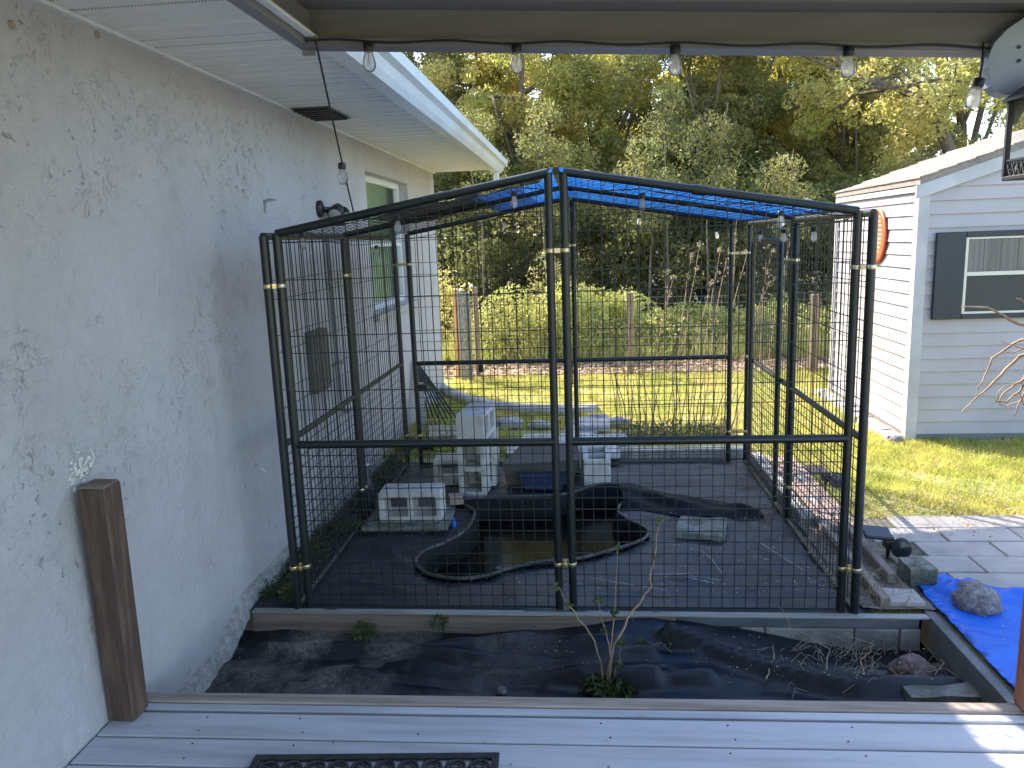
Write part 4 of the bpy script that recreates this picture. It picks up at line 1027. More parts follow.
# ground tarp and rock
m = MB(); NX, NY = 80, 70; vs = []
for j in range(NY + 1):
    for i in range(NX + 1):
        u, v_ = i / NX, j / NY
        top = 3.80 - .22 * min(1, u * 5) + .09 * math.sin(u * 9) * (1 - u) 
        if u < .12: top = 3.82 - .05 * math.sin(u / .12 * PI)
        x = 1.59 + u * 1.7; y = 2.40 + (top - 2.40) * v_
        if x < 1.62: x = 1.59
        z = .022 + .010 * noise.noise(Vector((x * 3, y * 3, 0))) + .014 * max(0, noise.noise(Vector((x * 5 + 3, y * 12, 1))))
        z += .03 * fold(x, y, [(1.66, 3.58), (1.85, 3.70)], .025) + .03 * fold(x, y, [(1.60, 3.62), (1.72, 3.55), (1.8, 3.62)], .016) + .03 * fold(x, y, [(1.63, 3.78), (1.80, 3.60)], .015) + .02 * fold(x, y, [(1.9, 3.45), (2.3, 3.25)], .015) + .03 * fold(x, y, [(2.0, 3.60), (2.5, 3.50)], .03)
        z += .012 * fold(x, y, [(1.95, 2.6), (2.2, 3.4)], .02) + .012 * fold(x, y, [(1.62, 3.2), (2.1, 2.9)], .02)
        vs.append((x, y, z))
m.add(vs, [(j * (NX + 1) + i, j * (NX + 1) + i + 1, (j + 1) * (NX + 1) + i + 1, (j + 1) * (NX + 1) + i) for j in range(NY) for i in range(NX)], True)
tp = obj('ground_tarp', m, 'blue', None, 'bright blue tarp spread on the pavers right of the flower bed', 'tarp', recalc=False)
so = tp.modifiers.new('thick', 'SOLIDIFY'); so.thickness = .002
for x, y in ((1.655, 3.735), (1.66, 3.60)):
    obj('grommet', MB().lathe([(.007, 0), (.014, 0), (.015, .003), (.007, .004)], (x, y, .05), 12), 'steel', tp)
rock('tarp_rock', 1.765, 3.46, .02, .092, .105, .078, 'rock', 'rounded grey granite rock holding down the blue ground tarp', seed=4)
rock('bed_rock', 1.36, 3.13, -.13, .085, .07, .06, 'red_rock', 'reddish-brown rock in the right end of the fabric flower bed', seed=8)
rough_slab('grey_chip', 1.26, 1.56, 2.90, 3.00, -.13, -.085, .05, 'slab', 'grey slab half buried at the right front corner of the flower bed', 'slab', seed=17)
rock('pebble', -.38, 2.93, -.125, .022, .022, .02, 'rock', 'small round grey pebble on the fabric behind the deck edge', 'pebble', seed=2)

# ------------------------------------------------------------------ shed
SX, SY, SY1, SXR = 2.65, 6.46, 8.45, 5.55
shed = thing('shed', (4.1, 7.45, 0), 'white lap-sided garden shed with a dark-trimmed window and pale shingle roof', 'shed')
SLO = .32; RIDX = (SX + SXR) / 2; EV = 2.05
c = MB(); c.box(SX + .02, SXR, SY + .02, SY1 - .02, .05, EV); c.prism([(SX + .02, EV), (SXR, EV), (RIDX, EV + (RIDX - SX) * SLO)], 'y', SY + .02, SY1 - .02)
obj('core_wall', c, 'siding', shed)
CH = .1045
nc = int((EV + .02 - .055) / CH)
fb = None
for k in range(nc):
    z0 = .055 + k * CH
    if z0 + CH > EV + .02: break
    prof = [(SY - .016, z0), (SY + .019, z0), (SY + .019, z0 + CH), (SY - .002, z0 + CH)]
    if fb is None:
        fb = obj('siding_board', MB().prism(prof, 'x', SX + .06, SXR), 'siding', shed)
        prof = [(SX - .016, z0), (SX + .019, z0), (SX + .019, z0 + CH), (SX - .002, z0 + CH)]
        sb = obj('siding_board', MB().prism(prof, 'y', SY + .06, SY1), 'siding', shed)
        fz, sz = fb.location.z, sb.location.z
    else:
        for s_, z_ in ((fb, fz), (sb, sz)):
            o = s_.copy(); COL.objects.link(o); o.location.z = z_ + k * CH
            o.location += Vector((random.uniform(-.001, .001), random.uniform(-.001, .001), 0))
k = 0
z0 = .10 + (nc - 1) * CH if False else fz + 0
ztop = .055 + CH * nc
while ztop < EV + (RIDX - SX) * SLO - .12:
    x0 = SX + max(0, (ztop + CH * .5 - EV)) / SLO + .02; x1 = SXR - max(0, (ztop + CH * .5 - EV)) / SLO
    prof = [(SY - .016, ztop), (SY + .019, ztop), (SY + .019, ztop + CH), (SY - .002, ztop + CH)]
    obj('siding_board', MB().prism(prof, 'x', x0, x1), 'siding', shed); ztop += CH
obj('skirt', MB().box(SX + .03, SXR, SY - .006, SY + .018, -.01, .053), 'grey_board', shed)
obj('skirt', MB().box(SX - .006, SX + .018, SY + .03, SY1, -.01, .053), 'wood_y', shed)
obj('corner_trim', MB().cbox(SX - .028, SX + .058, SY - .030, SY + .018, -.01, EV - .0, .004), 'trim', shed)
obj('corner_trim', MB().cbox(SX - .028, SX + .018, SY + .0185, SY + .06, -.01, EV - .0, .003), 'trim', shed)
obj('corner_trim', MB().cbox(SX - .028, SX + .058, SY1 - .06, SY1 + .018, .05, EV - .0, .004), 'trim', shed)
# roof: deck plus courses of shingles on the left slope
def zr(x): return EV + .06 + (x - (SX - .05)) * SLO
xa, xb = SX - .035, RIDX
rf = obj('roof', MB().prism([(xa, zr(xa) - .05), (xa, zr(xa)), (xb, zr(xb)), (xb + (xb - xa), zr(xa)), (xb + (xb - xa), zr(xa) - .05), (xb, zr(xb) - .05)], 'y', SY - .05, SY1 + .0), 'shingle', shed)
ncs = 11
for k in range(ncs):
    x0 = xa - .012 + k * .135
    for j in range(7):
        y0 = SY - .11 + j * .305 - (.15 if k % 2 else 0); y1 = y0 + .30
        y0 = max(y0, SY - .06); y1 = min(y1, SY1 + .01)
        if y1 - y0 < .03: continue
        a, b = x0, min(x0 + .15, RIDX)
        if a > RIDX - .02: continue
        obj('shingle', MB().prism([(a, zr(a) + .001), (a, zr(a) + .013), (b, zr(b) + .003), (b, zr(b) + .001)], 'y', y0, y1), 'shingle', rf)
for s_ in (0,):
    obj('rake_board', MB().prism([(SX - .06, zr(SX - .06) - .155), (SX - .06, zr(SX - .06) - .052), (RIDX, zr(RIDX) - .052), (RIDX, zr(RIDX) - .155)], 'y', SY - .048, SY - .032), 'trim', shed)
    obj('rake_board', MB().prism([(2 * RIDX - SX + .06, zr(SX - .06) - .155), (2 * RIDX - SX + .06, zr(SX - .06) - .052), (RIDX, zr(RIDX) - .052), (RIDX, zr(RIDX) - .155)], 'y', SY - .048, SY - .032), 'trim', shed)
obj('rake_soffit', MB().prism([(SX - .05, zr(SX - .05) - .075), (SX - .05, zr(SX - .05) - .055), (RIDX, zr(RIDX) - .055), (RIDX, zr(RIDX) - .075)], 'y', SY - .031, SY + .018), 'trim', shed)
obj('eave_board', MB().box(SX - .033, SX - .0285, SY - .03, SY1 + .0, EV - .04, EV + .005), 'trim', shed)
# window
wx0, wx1, wz0, wz1 = 2.985, 4.05, 1.03, 1.665
yf_ = SY - .02
obj('shutter', MB().cbox(2.765, 2.985, yf_ - .035, yf_ + .0, 1.005, 1.69, .004), 'shutter', shed)
obj('shutter', MB().cbox(4.055, 4.275, yf_ - .035, yf_ + .0, 1.005, 1.69, .004), 'shutter', shed)
obj('window_trim', MB().cbox(2.987, 4.053, yf_ - .035, yf_, 1.645, 1.69, .003), 'shutter', shed)
obj('window_trim', MB().cbox(2.987, 4.053, yf_ - .035, yf_, 1.005, 1.045, .003), 'shutter', shed)
fm = MB()
fm.box(2.988, 3.008, yf_ - .028, yf_, 1.0455, 1.6445); fm.box(4.032, 4.052, yf_ - .028, yf_, 1.0455, 1.6445)
fm.box(3.0085, 4.0315, yf_ - .028, yf_, 1.0455, 1.062); fm.box(3.0085, 4.0315, yf_ - .030, yf_, 1.345, 1.375); fm.box(3.0085, 4.0315, yf_ - .028, yf_, 1.63, 1.6445)
wd = obj('window', fm, 'cream', shed)
obj('pane', MB().box(3.01, 4.03, yf_ - .012, yf_ - .009, 1.063, 1.344), 'screen', wd)
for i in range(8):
    obj('reflection_grey', MB().box(3.01 + i * .128, 3.134 + i * .128, yf_ - .004, yf_ - .001, 1.376, 1.629), 'reflection_grey', wd)  # grey strips added behind the upper pane to copy planks reflected in it
obj('pane', MB().box(3.0095, 4.031, yf_ - .014, yf_ - .010, 1.3755, 1.6295), shell('shed_glass', .05), wd)
# orange sign on the shed side
sg = thing('round_sign', (SX - .03, 7.40, 1.44), 'round orange sign with white lettering on the shed side wall behind the kennel corner post', 'sign')
T = Tr(SX - .028, 7.27, 1.67) @ Ry(-PI / 2) @ Matrix.Scale(.86, 4, (0, 1, 0))
obj('disc', MB().lathe([(.235, -.008), (.245, 0), (.24, .010), (.225, .014)], (0, 0, 0), 36, T), 'orange', sg)
m = MB()
rr2 = random.Random(5)
for j in range(9):
    z = .155 - j * .038
    hw = math.sqrt(.2 ** 2 - z * z) * .8; x = -hw
    while x < hw:
        wdt = rr2.uniform(.014, .03); m.box(z, z + .022, x, x + wdt * .35, .0145, .0165, T); m.box(z + .015, z + .022, x + wdt * .36, x + wdt, .0145, .0166, T); x += wdt + .010
obj('lettering', m, 'sign_white', sg)
# footing stones along the shed
for k in range(9):
    y = 6.52 + k * .23
    rough_slab('footing_stone', 2.47, 2.60, y - .105, y + .105, -.01, .05, rr.uniform(-.1, .1), 'pale_rock',
               ['pale footing stone at the front corner of the shed'] [0] if k == 0 else ('pale footing stone at the far end of the shed side' if k == 8 else '%s pale footing stone from the front corner along the shed side' % ['', 'second', 'third', 'fourth', 'fifth', 'sixth', 'seventh', 'eighth'][k]),
               'stone', 'pale footing stones along the shed side', seed=30 + k, amp=.02)
rock('dark_stone', 2.52, 6.36, 0, .05, .05, .05, 'rock', 'small dark stone in the grass at the shed corner', 'stone', seed=13)

# ------------------------------------------------------------------ porch frame, lantern, dry vine
pb = thing('porch_beam', (0, 2.4, 2.3), 'taupe aluminium porch roof edge running across the top of the view', 'porch roof')
SLP = -.0662; BDZ = -.008
def xbar(x0, x1, y0, y1, za, zb, name, mat='taupe'):
    m = MB(); vs = []
    for x in (x0, x1):
        s = (x - .06) * SLP + BDZ
        for y, z in ((y0, za), (y1, za), (y1, zb), (y0, zb)): vs.append((x, y, z + s))
    m.add(vs, [(0, 1, 2, 3), (7, 6, 5, 4), (0, 4, 5, 1), (1, 5, 6, 2), (2, 6, 7, 3), (3, 7, 4, 0)]); return obj(name, m, mat, pb)
xbar(-.80, 1.30, 2.385, 2.415, 2.3005, 2.420, 'beam_web')
xbar(-.80, 1.30, 2.360, 2.430, 2.291, 2.300, 'bottom_flange', 'beam_edge')
xbar(-.80, 1.30, 2.352, 2.3595, 2.291, 2.312, 'flange_lip')
xbar(-.86, 1.45, 2.30, 2.384, 2.398, 2.404, 'top_flange', 'beam_edge')
xbar(-.86, 1.45, 2.292, 2.2995, 2.398, 2.424, 'roof_lip')
xbar(-.86, 1.45, 2.278, 2.2915, 2.425, 2.43, 'roof_lip', 'white')
xbar(-.86, 1.50, -3.0, 2.46, 2.432, 2.470, 'roof_panel')
obj('side_channel', MB().cbox(-.848, -.805, 1.0, 2.43, 2.345, 2.48, .003), 'taupe', pb)
obj('side_channel', MB().cbox(-.803, -.775, 1.0, 2.384, 2.362, 2.372, .002), 'white', pb)
obj('corner_plate', MB().cbox(-.845, -.802, 2.431, 2.44, 2.33, 2.40, .002), 'reflection_grey', pb)
m = MB(); poly = [(1.089, 2.20), (1.089, 2.17), (1.094, 2.14), (1.102, 2.118), (1.118, 2.101), (1.135, 2.093), (1.158, 2.092), (1.21, 2.135), (1.45, 2.19), (1.45, 2.36), (1.25, 2.33), (1.18, 2.295), (1.13, 2.262), (1.10, 2.23)]
poly = [(x + (.022 if x < 1.4 else 0), z) for x, z in poly]; m.prism(poly, 'y', 2.33, 2.38); pe = obj('end_bracket', m, 'bracket', pb)
for x, z in ((1.185, 2.215), (1.188, 2.18)): obj('screw', MB().lathe([(.005, 0), (.005, .003)], (0, 0, 0), 8, Tr(x, 2.3295, z) @ Rx(PI / 2)), 'black_plastic', pe)
ppost = thing('porch_post', (1.40, 2.45, .12), 'reddish wooden porch post at the right edge of the deck', 'post')
obj('timber', MB().cbox(1.448, 1.54, 2.455, 2.55, .122, 2.30, .004), 'red_wood', ppost)
obj('base_shoe', MB().cbox(1.445, 1.543, 2.452, 2.553, .115, .1215, .001), 'steel', ppost)

LX, LY, LZ = 1.248, 2.22, 1.862
ln = thing('lantern', (LX, LY, LZ), 'black metal lantern with clear glass hanging at the top right corner', 'lantern')
hw = .085
def lb(*a, name='frame', mat='black_plastic', **k): return obj(name, MB().cbox(LX + a[0], LX + a[1], LY + a[2], LY + a[3], LZ + a[4], LZ + a[5], .002), mat, ln, **k)
lb(-hw - .006, hw + .006, -hw - .006, hw + .006, 0, .012, name='base')
for sx in (-1, 1):
    for sy in (-1, 1): lb(sx * hw - .007, sx * hw + .007, sy * hw - .007, sy * hw + .007, .0122, .208, name='corner_bar')
for sy in (-1, 1):
    m = MB()
    for i in range(7):
        x = LX - hw + .016 + i * (2 * hw - .032) / 6
        m.tube([(x - .010, LY + sy * hw, LZ + .012), (x + .010, LY + sy * hw, LZ + .05)], .0028, 5).tube([(x + .010, LY + sy * hw, LZ + .012), (x - .010, LY + sy * hw, LZ + .05)], .0028, 5)
    m.box(LX - hw + .007, LX + hw - .007, LY + sy * hw - .004, LY + sy * hw + .004, LZ + .050, LZ + .056)
    obj('fretwork', m, 'black_plastic', ln)
    # arched top panel
    P_ = [(LX - hw + .007, LZ + .208), (LX - hw + .007, LZ + .150)] + [(LX - (hw - .02) * math.cos(a), LZ + .150 + .05 * math.sin(a)) for a in [i * PI / 10 for i in range(11)]] + [(LX + hw - .007, LZ + .150), (LX + hw - .007, LZ + .208)]
    obj('arch_panel', MB().prism(P_, 'y', LY + sy * hw - .004, LY + sy * hw + .004), 'black_plastic', ln)
for sx in (-1, 1):
    m = MB()
    for i in range(7):
        y = LY - hw + .016 + i * (2 * hw - .032) / 6
        m.tube([(LX + sx * hw, y - .010, LZ + .012), (LX + sx * hw, y + .010, LZ + .05)], .0028, 5).tube([(LX + sx * hw, y + .010, LZ + .012), (LX + sx * hw, y - .010, LZ + .05)], .0028, 5)
    m.box(LX + sx * hw - .004, LX + sx * hw + .004, LY - hw + .007, LY + hw - .007, LZ + .050, LZ + .056)
    obj('fretwork', m, 'black_plastic', ln)
    obj('glass_pane', MB().box(LX + sx * (hw - .008) - .001, LX + sx * (hw - .008) + .001, LY - hw + .0075, LY + hw - .0075, LZ + .012, LZ + .206), shell('lantern_glass', .04, fr=.04), ln)
m = MB(); T = Tr(LX, LY, LZ)
m.add([(LX - .1, LY - .1, LZ + .208), (LX + .1, LY - .1, LZ + .208), (LX + .1, LY + .1, LZ + .208), (LX - .1, LY + .1, LZ + .208), (LX - .1, LY - .1, LZ + .216), (LX + .1, LY - .1, LZ + .216), (LX + .1, LY + .1, LZ + .216), (LX - .1, LY + .1, LZ + .216), (LX, LY, LZ + .30)],
      [(0, 3, 2, 1), (0, 1, 5, 4), (1, 2, 6, 5), (2, 3, 7, 6), (3, 0, 4, 7), (4, 5, 8), (5, 6, 8), (6, 7, 8), (7, 4, 8)]); obj('cap', m, 'black_plastic', ln)
obj('hanging_ring', MB().tube([(LX + .03 * math.cos(a), LY, LZ + .325 + .03 * math.sin(a)) for a in [i * PI / 6 for i in range(13)]], .004, 6, False), 'black_plastic', ln)
obj('candle', MB().lathe([(.03, 0), (.03, .1), (.004, .101), (.002, .11)], (LX, LY, LZ + .0125), 12), 'cream', ln)
obj('hook', MB().tube([(LX, LY, LZ + .355), (LX, LY, 2.45)], .003, 6), 'black_plastic', ln)

# dead vine hanging off the porch post
vn = thing('dead_vine', (1.46, 2.56, 1.1), 'pale dry bare vine roots poking in from the right before the shed', 'dead vine')
def zig(pts, r0, seed, n=5, jit=.0035):
    r = random.Random(seed); out = []
    for a, b in zip(pts, pts[1:]):
        for i in range(n):
            t = i / n; out.append(Vector(a).lerp(Vector(b), t) + Vector((r.gauss(0, jit), r.gauss(0, jit), r.gauss(0, jit))))
    out.append(Vector(pts[-1])); k = len(out)
    return out, [max(.0012, r0 * (1 - .75 * i / k)) for i in range(k)]
# anchored just outside the frame at the post
A0 = (1.50, 2.555, 1.40)
VB = [([A0, (1.38, 2.58, 1.43), (1.29, 2.6, 1.485), (1.21, 2.6, 1.488)], .006),
      ([(1.47, 2.5, 1.52), (1.42, 2.58, 1.47), (1.39, 2.6, 1.505), (1.375, 2.6, 1.51)], .004),
      ([A0, (1.40, 2.6, 1.375), (1.32, 2.6, 1.32), (1.29, 2.6, 1.24), (1.275, 2.6, 1.195)], .005),
      ([(1.46, 2.55, 1.34), (1.40, 2.6, 1.325), (1.33, 2.6, 1.24), (1.28, 2.6, 1.19), (1.235, 2.6, 1.14)], .006),
      ([A0, (1.40, 2.58, 1.35), (1.335, 2.6, 1.375)], .003), ([A0, (1.38, 2.6, 1.335), (1.325, 2.58, 1.335)], .003),
      ([(1.46, 2.56, 1.30), (1.41, 2.6, 1.24), (1.36, 2.6, 1.20), (1.345, 2.6, 1.16)], .005),
      ([(1.46, 2.56, 1.28), (1.42, 2.6, 1.22), (1.37, 2.6, 1.17), (1.34, 2.6, 1.175), (1.335, 2.59, 1.20), (1.36, 2.6, 1.225), (1.40, 2.6, 1.235)], .004),
      ([(1.46, 2.56, 1.26), (1.425, 2.6, 1.2), (1.40, 2.6, 1.12)], .005), ([(1.46, 2.56, 1.30), (1.44, 2.6, 1.25), (1.42, 2.6, 1.26), (1.41, 2.6, 1.20), (1.43, 2.6, 1.15)], .003),
      ([(1.46, 2.56, 1.24), (1.44, 2.61, 1.18), (1.38, 2.62, 1.15), (1.345, 2.62, 1.17)], .003), ([(1.46, 2.5, 1.5), (1.43, 2.55, 1.55), (1.42, 2.56, 1.49), (1.40, 2.56, 1.53)], .0025)]
for i, (p, r0) in enumerate(VB):
    q, rs = zig(p, r0 * 1.1, i, 4, .0015); obj('root', MB().tube(q, rs, 6), 'twig', vn)
m = MB()
for i in range(14):
    q, rs = zig([(1.50 + random.uniform(0, .03), 2.555 + random.uniform(0, .03), .9 + i * .05), (1.53, 2.575, 1.0 + i * .05), (1.50, 2.57, 1.12 + i * .03)], .006, 40 + i); m.tube(q, rs, 6)
obj('vine_clump', m, 'twig', vn)

# ------------------------------------------------------------------ string lights
def bulb_mesh():
    g_ = MB().lathe([(.011, -.006), (.012, -.014), (.0165, -.030), (.0195, -.044), (.0185, -.056), (.012, -.066), (.003, -.069)], (0, 0, 0), 14)
    s_ = MB().lathe([(.008, .014), (.0145, .012), (.0155, -.004), (.013, -.012)], (0, 0, 0), 12)
    f_ = MB().tube([(-.003, 0, -.012), (-.005, 0, -.045), (0, .003, -.052), (.005, 0, -.045), (.003, 0, -.012)], .001, 4)
    return g_, s_, f_
protos = {}
def bulb(parent, x, y, z, tilt=0.0, ax='Y', sc=1.0):
    if not protos:
        g_, s_, f_ = bulb_mesh()
        for nme, mb_, mt_ in (('glass', g_, 'bulb'), ('socket', s_, 'black_plastic'), ('filament', f_, 'filament')):
            me = bpy.data.meshes.new('light_bulb_' + nme); me.from_pydata(mb_.v, [], mb_.f); me.polygons.foreach_set('use_smooth', mb_.sm)
            bm = bmesh.new(); bm.from_mesh(me); bmesh.ops.recalc_face_normals(bm, faces=bm.faces[:]); bm.to_mesh(me); bm.free(); me.materials.append(M[mt_]); protos[nme] = me
    b = bpy.data.objects.new('light_bulb', protos['glass']); COL.objects.link(b); b.parent = parent; b.location = Vector((x, y, z)) - wloc(parent)
    b.rotation_euler = (tilt if ax == 'X' else 0, tilt if ax == 'Y' else 0, random.uniform(0, 3)); b.scale = (sc, sc, sc)
    for nme in ('socket', 'filament'):
        o = bpy.data.objects.new(nme, protos[nme]); COL.objects.link(o); o.parent = b
    return b
s1 = thing('porch_string_lights', (0, 2.35, 2.3), 'black string of clear bulbs strung along the underside of the porch beam', 'string lights')
bx = [(-.615, 2.325), (-.18, 2.305), (.27, 2.283), (.745, 2.245)]
cab = []
for i in range(41):
    x = -.80 + i * (1.13 + .80) / 40
    cab.append((x, 2.345, 2.298 + (x - .06) * SLP + .004 * math.sin(i * .9) - .004))
obj('cable', MB().tube(cab, .0032, 6), 'cable', s1)
for x, z in bx: bulb(s1, x, 2.345, 2.293 + (x - .06) * SLP - .016)
obj('cable', MB().tube([(1.10, 2.345, 2.235), (1.092, 2.325, 2.18), (1.085, 2.32, 2.14)], .0032, 6), 'cable', s1)
bulb(s1, 1.082, 2.32, 2.125, .3)
sw = []
Pa, Pb = Vector((-.771, 2.345, 2.345)), Vector((-1.02, KY0 + .0, 1.905))
for i in range(25):
    t = i / 24; p = Pa.lerp(Pb, t); p.z -= .012 * math.sin(t * PI); sw.append(p)
obj('cable', MB().tube(sw, .0032, 6), 'cable', s1)
bulb(s1, sw[14].x, sw[14].y, sw[14].z - .022)
s2 = thing('kennel_string_lights', (0, KY0, 1.85), 'black string of clear bulbs looped round the kennel under its roof edge', 'string lights')
loop = []
def seg(p, q, n, sag):
    return [Vector(p).lerp(Vector(q), i / n) - Vector((0, 0, sag * math.sin(i / n * PI))) for i in range(n)]
yb = KY0 + .035
fr_ = [(-1.28, yb, rz(-1.28)), (-.83, yb, rz(-.83) - .02), (-.30, yb, rz(-.30) - .025), (.26, yb, rz(.26) - .025), (.85, yb, rz(.85) - .02), (1.17, yb, rz(1.15) - .02)]
rt = [(1.17, yb, rz(1.15) - .02), (1.17, 4.1, 1.78), (1.17, 4.7, 1.775), (1.17, 5.3, 1.77), (1.12, KY1 - .05, 1.79)]
bk = [(1.12, KY1 - .05, 1.79), (.97, KY1 - .05, 1.80), (.41, KY1 - .05, rz(.41) - .03), (-.58, KY1 - .05, rz(-.58) - .03), (-1.3, KY1 - .05, 1.79)]
lf = [(-1.3, KY1 - .05, 1.79), (-1.40, 5.2, 1.77), (-1.40, 4.4, 1.77), (-1.28, yb, rz(-1.28))]
for L4 in (fr_, rt, bk, lf):
    for p, q_ in zip(L4, L4[1:]): loop += seg(p, q_, 8, .012)
obj('cable', MB().tube(loop, .0028, 6), 'cable', s2)
for p in fr_[:5] + rt[1:4] + bk[1:4] + [lf[1]]: bulb(s2, p[0], p[1], p[2] - .03, sc=.9)

# ------------------------------------------------------------------ wire fence behind the lawn
FY = 9.85
wf = thing('wire_fence', (0, FY, 0), 'wire mesh yard fence with wooden posts along the back of the lawn', 'fence')
for k, (x, h, mt_, r) in enumerate([(-1.66, 1.16, 'gold_wood', .045), (-1.40, 1.18, 'fence_wood', .035), (.575, 1.05, 'fence_wood', .05), (2.84, .96, 'fence_wood', .055), (5.1, 1.0, 'fence_wood', .05), (7.4, 1.0, 'fence_wood', .05)]):
    o = obj('post', MB().tube([(x, FY, -.1), (x + .01, FY, h * .5), (x, FY, h)], [r, r * .97, r * .93], 10), mt_, wf)
    if k == 0: o['label'] = 'golden new wooden fence post by the house corner'
m = MB()
for i in range(12):
    z = .05 + i * .085; m.tube([(-1.6 + j * .45, FY - .05, z + .006 * math.sin(j * 1.7 + i)) for j in range(22)], .0022, 4, False)
i = 0; x = -1.6
while x < 7.6:
    m.tube([(x, FY - .052, .0), (x + .004, FY - .052, .99)], .0018, 4, False); x += .10
obj('wire_mesh', m, 'steel', wf, kind='stuff')
rl = thing('wire_roll', (-1.53, 9.72, 0), 'upright roll of wire netting standing beside the golden fence post', 'wire roll')
m = MB()
for k in range(3):
    r = .05 + .016 * k
    for i in range(14):
        a0 = i * 2 * PI / 14
        m.tube([(-1.53 + r * math.cos(a0 + t * .5), 9.72 + r * math.sin(a0 + t * .5), t * .28) for t in range(5)], .0028, 4, False)
        m.tube([(-1.53 + r * math.cos(a0 - t * .5), 9.72 + r * math.sin(a0 - t * .5), t * .28) for t in range(5)], .0028, 4, False)
obj('netting', m, 'steel', rl, kind='stuff')
for k, x in enumerate((-1.56, -1.44)):
    rock('fence_stone', x, 9.72 if k == 0 else 9.85, 1.14 if k == 0 else 1.175, .03, .03, .03, 'chip', ['white knob on top of the upright wire roll', 'white cap on the grey post beside the wire roll'][k], 'cap', seed=50 + k) if True else None

# ------------------------------------------------------------------ plants
def stem_obj(name, pts, r0, mat, parent, seed=0, r1=None):
    q, rs = zig(pts, r0, seed, 4); return obj(name, MB().tube(q, rs, 5), mat, parent)
# budding shrub in the flower bed
bs = thing('young_shrub', (.06, 2.93, -.12), 'young bare shrub with a few budding twigs growing from the flower bed fabric', 'shrub')
ST = [([(.05, 2.93, -.12), (.04, 2.94, .02), (-.0, 2.95, .14), (-.09, 2.96, .26), (-.135, 2.96, .34)], .007),
      ([(.06, 2.93, -.12), (.08, 2.95, .06), (.10, 2.97, .22), (.115, 2.98, .50)], .005),
      ([(.06, 2.93, -.12), (.09, 2.95, .05), (.16, 2.98, .20), (.25, 3.0, .33), (.27, 3.02, .45), (.29, 3.03, .60)], .009),
      ([(.08, 2.94, .02), (.06, 2.96, .15), (.035, 2.98, .28)], .004), ([(.07, 2.94, -.10), (.11, 2.95, .0), (.12, 2.95, .10)], .004)]
tips = []
for i, (p, r0) in enumerate(ST): stem_obj('stem', p, r0 * .75, 'twig', bs, i); tips += [p[-1], p[-2]]
P = clumps(tips, [.022] * len(tips), [16] * len(tips), 4)
o = quadmesh('leaf_cluster', leaves(P - np.array(bs.location), .012, .4, 1), 0, 'weed', bs, kind='stuff')
P = clumps([(.06, 2.93, -.09), (.12, 2.92, -.10), (0, 2.95, -.10)], [.09, .07, .06], [500, 260, 200], 5, .6)
wtuft = quadmesh('weed_tuft', leaves(P, .017, .35, 2), 0, 'weed', label='leafy green weed tuft at the foot of the young shrub', cat='weed')
def tuft(x, y, z, r, n, lab, seed, mat='weed', s=.014):
    P = clumps([(x, y, z + r * .4)], [r], [n], seed, .7)
    quadmesh('weed', leaves(P, s, .4, seed), 0, mat, label=lab, cat='weed', group='small weeds round the flower bed')
tuft(-1.08, 3.33, -.1, .07, 160, 'small green weed at the left of the bed against the wooden board', 61)
tuft(-.72, 3.35, -.05, .05, 70, 'tiny green weed on the wooden board right of the left weed', 62)
tuft(.36, 3.25, -.06, .06, 70, 'sparse green weed against the board right of the young shrub', 63)
tuft(.22, 3.20, -.07, .04, 40, 'little leafy sprig between the young shrub and the board', 64)
tuft(-1.50, 3.50, .02, .06, 200, 'moss-green weed at the wall by the front left kennel posts', 65)
# weeds along the wall inside and outside the kennel
r_ = np.random.default_rng(8)
n = 9000; yy = r_.uniform(3.5, 6.6, n); P = np.stack([-1.68 + np.abs(r_.normal(0, .09, n)) + .05 * (yy > 4.4), yy, np.abs(r_.normal(.01, .022, n))], 1)
keep = (np.sin(yy * 5) + np.sin(yy * 13) + r_.normal(0, 1, n)) > -.3
quadmesh('wall_weeds', leaves(P[keep], .012, .4, 6), 0, 'weed', label='low green weeds and moss along the foot of the house wall', cat='weeds', kind='stuff')
n = 2600; P = np.stack([r_.uniform(-1.66, -.9, n), r_.normal(4.45, .03, n) + .0, np.abs(r_.normal(.02, .012, n))], 1)
quadmesh('weed_patch', leaves(P, .010, .4, 7), 0, 'weed', label='thin line of moss and weeds before the lone block', cat='weeds', kind='stuff')
n = 2600; P = np.stack([r_.uniform(-1.45, -1.0, n), r_.normal(6.6, .25, n), np.abs(r_.normal(.04, .05, n))], 1)
quadmesh('weed_patch', leaves(P, .018, .4, 9), 0, 'shrub_leaf', label='green weeds round the grey stone block under the rods', cat='weeds', kind='stuff')
def blades(n, xf, yf2, hz, wid, seed, lean=.4):
    r = np.random.default_rng(seed); x = xf(r, n); y = yf2(r, n); z0 = np.full(len(x), -.012)
    a = r.uniform(0, 2 * PI, len(x)); h = hz * r.uniform(.5, 1.3, len(x)); w_ = wid * r.uniform(.7, 1.3, len(x))
    lx = r.normal(0, lean, len(x)) * h; ly = r.normal(0, lean, len(x)) * h
    dx, dy = np.cos(a) * w_ / 2, np.sin(a) * w_ / 2
    b0 = np.stack([x - dx, y - dy, z0], 1); b1 = np.stack([x + dx, y + dy, z0], 1)
    t0 = np.stack([x + lx + dx * .15, y + ly + dy * .15, z0 + h], 1); t1 = np.stack([x + lx - dx * .15, y + ly - dy * .15, z0 + h], 1)
    return np.stack([b0, b1, t0, t1], 1).reshape(-1, 3)
U = lambda a, b: (lambda r, n: r.uniform(a, b, n))
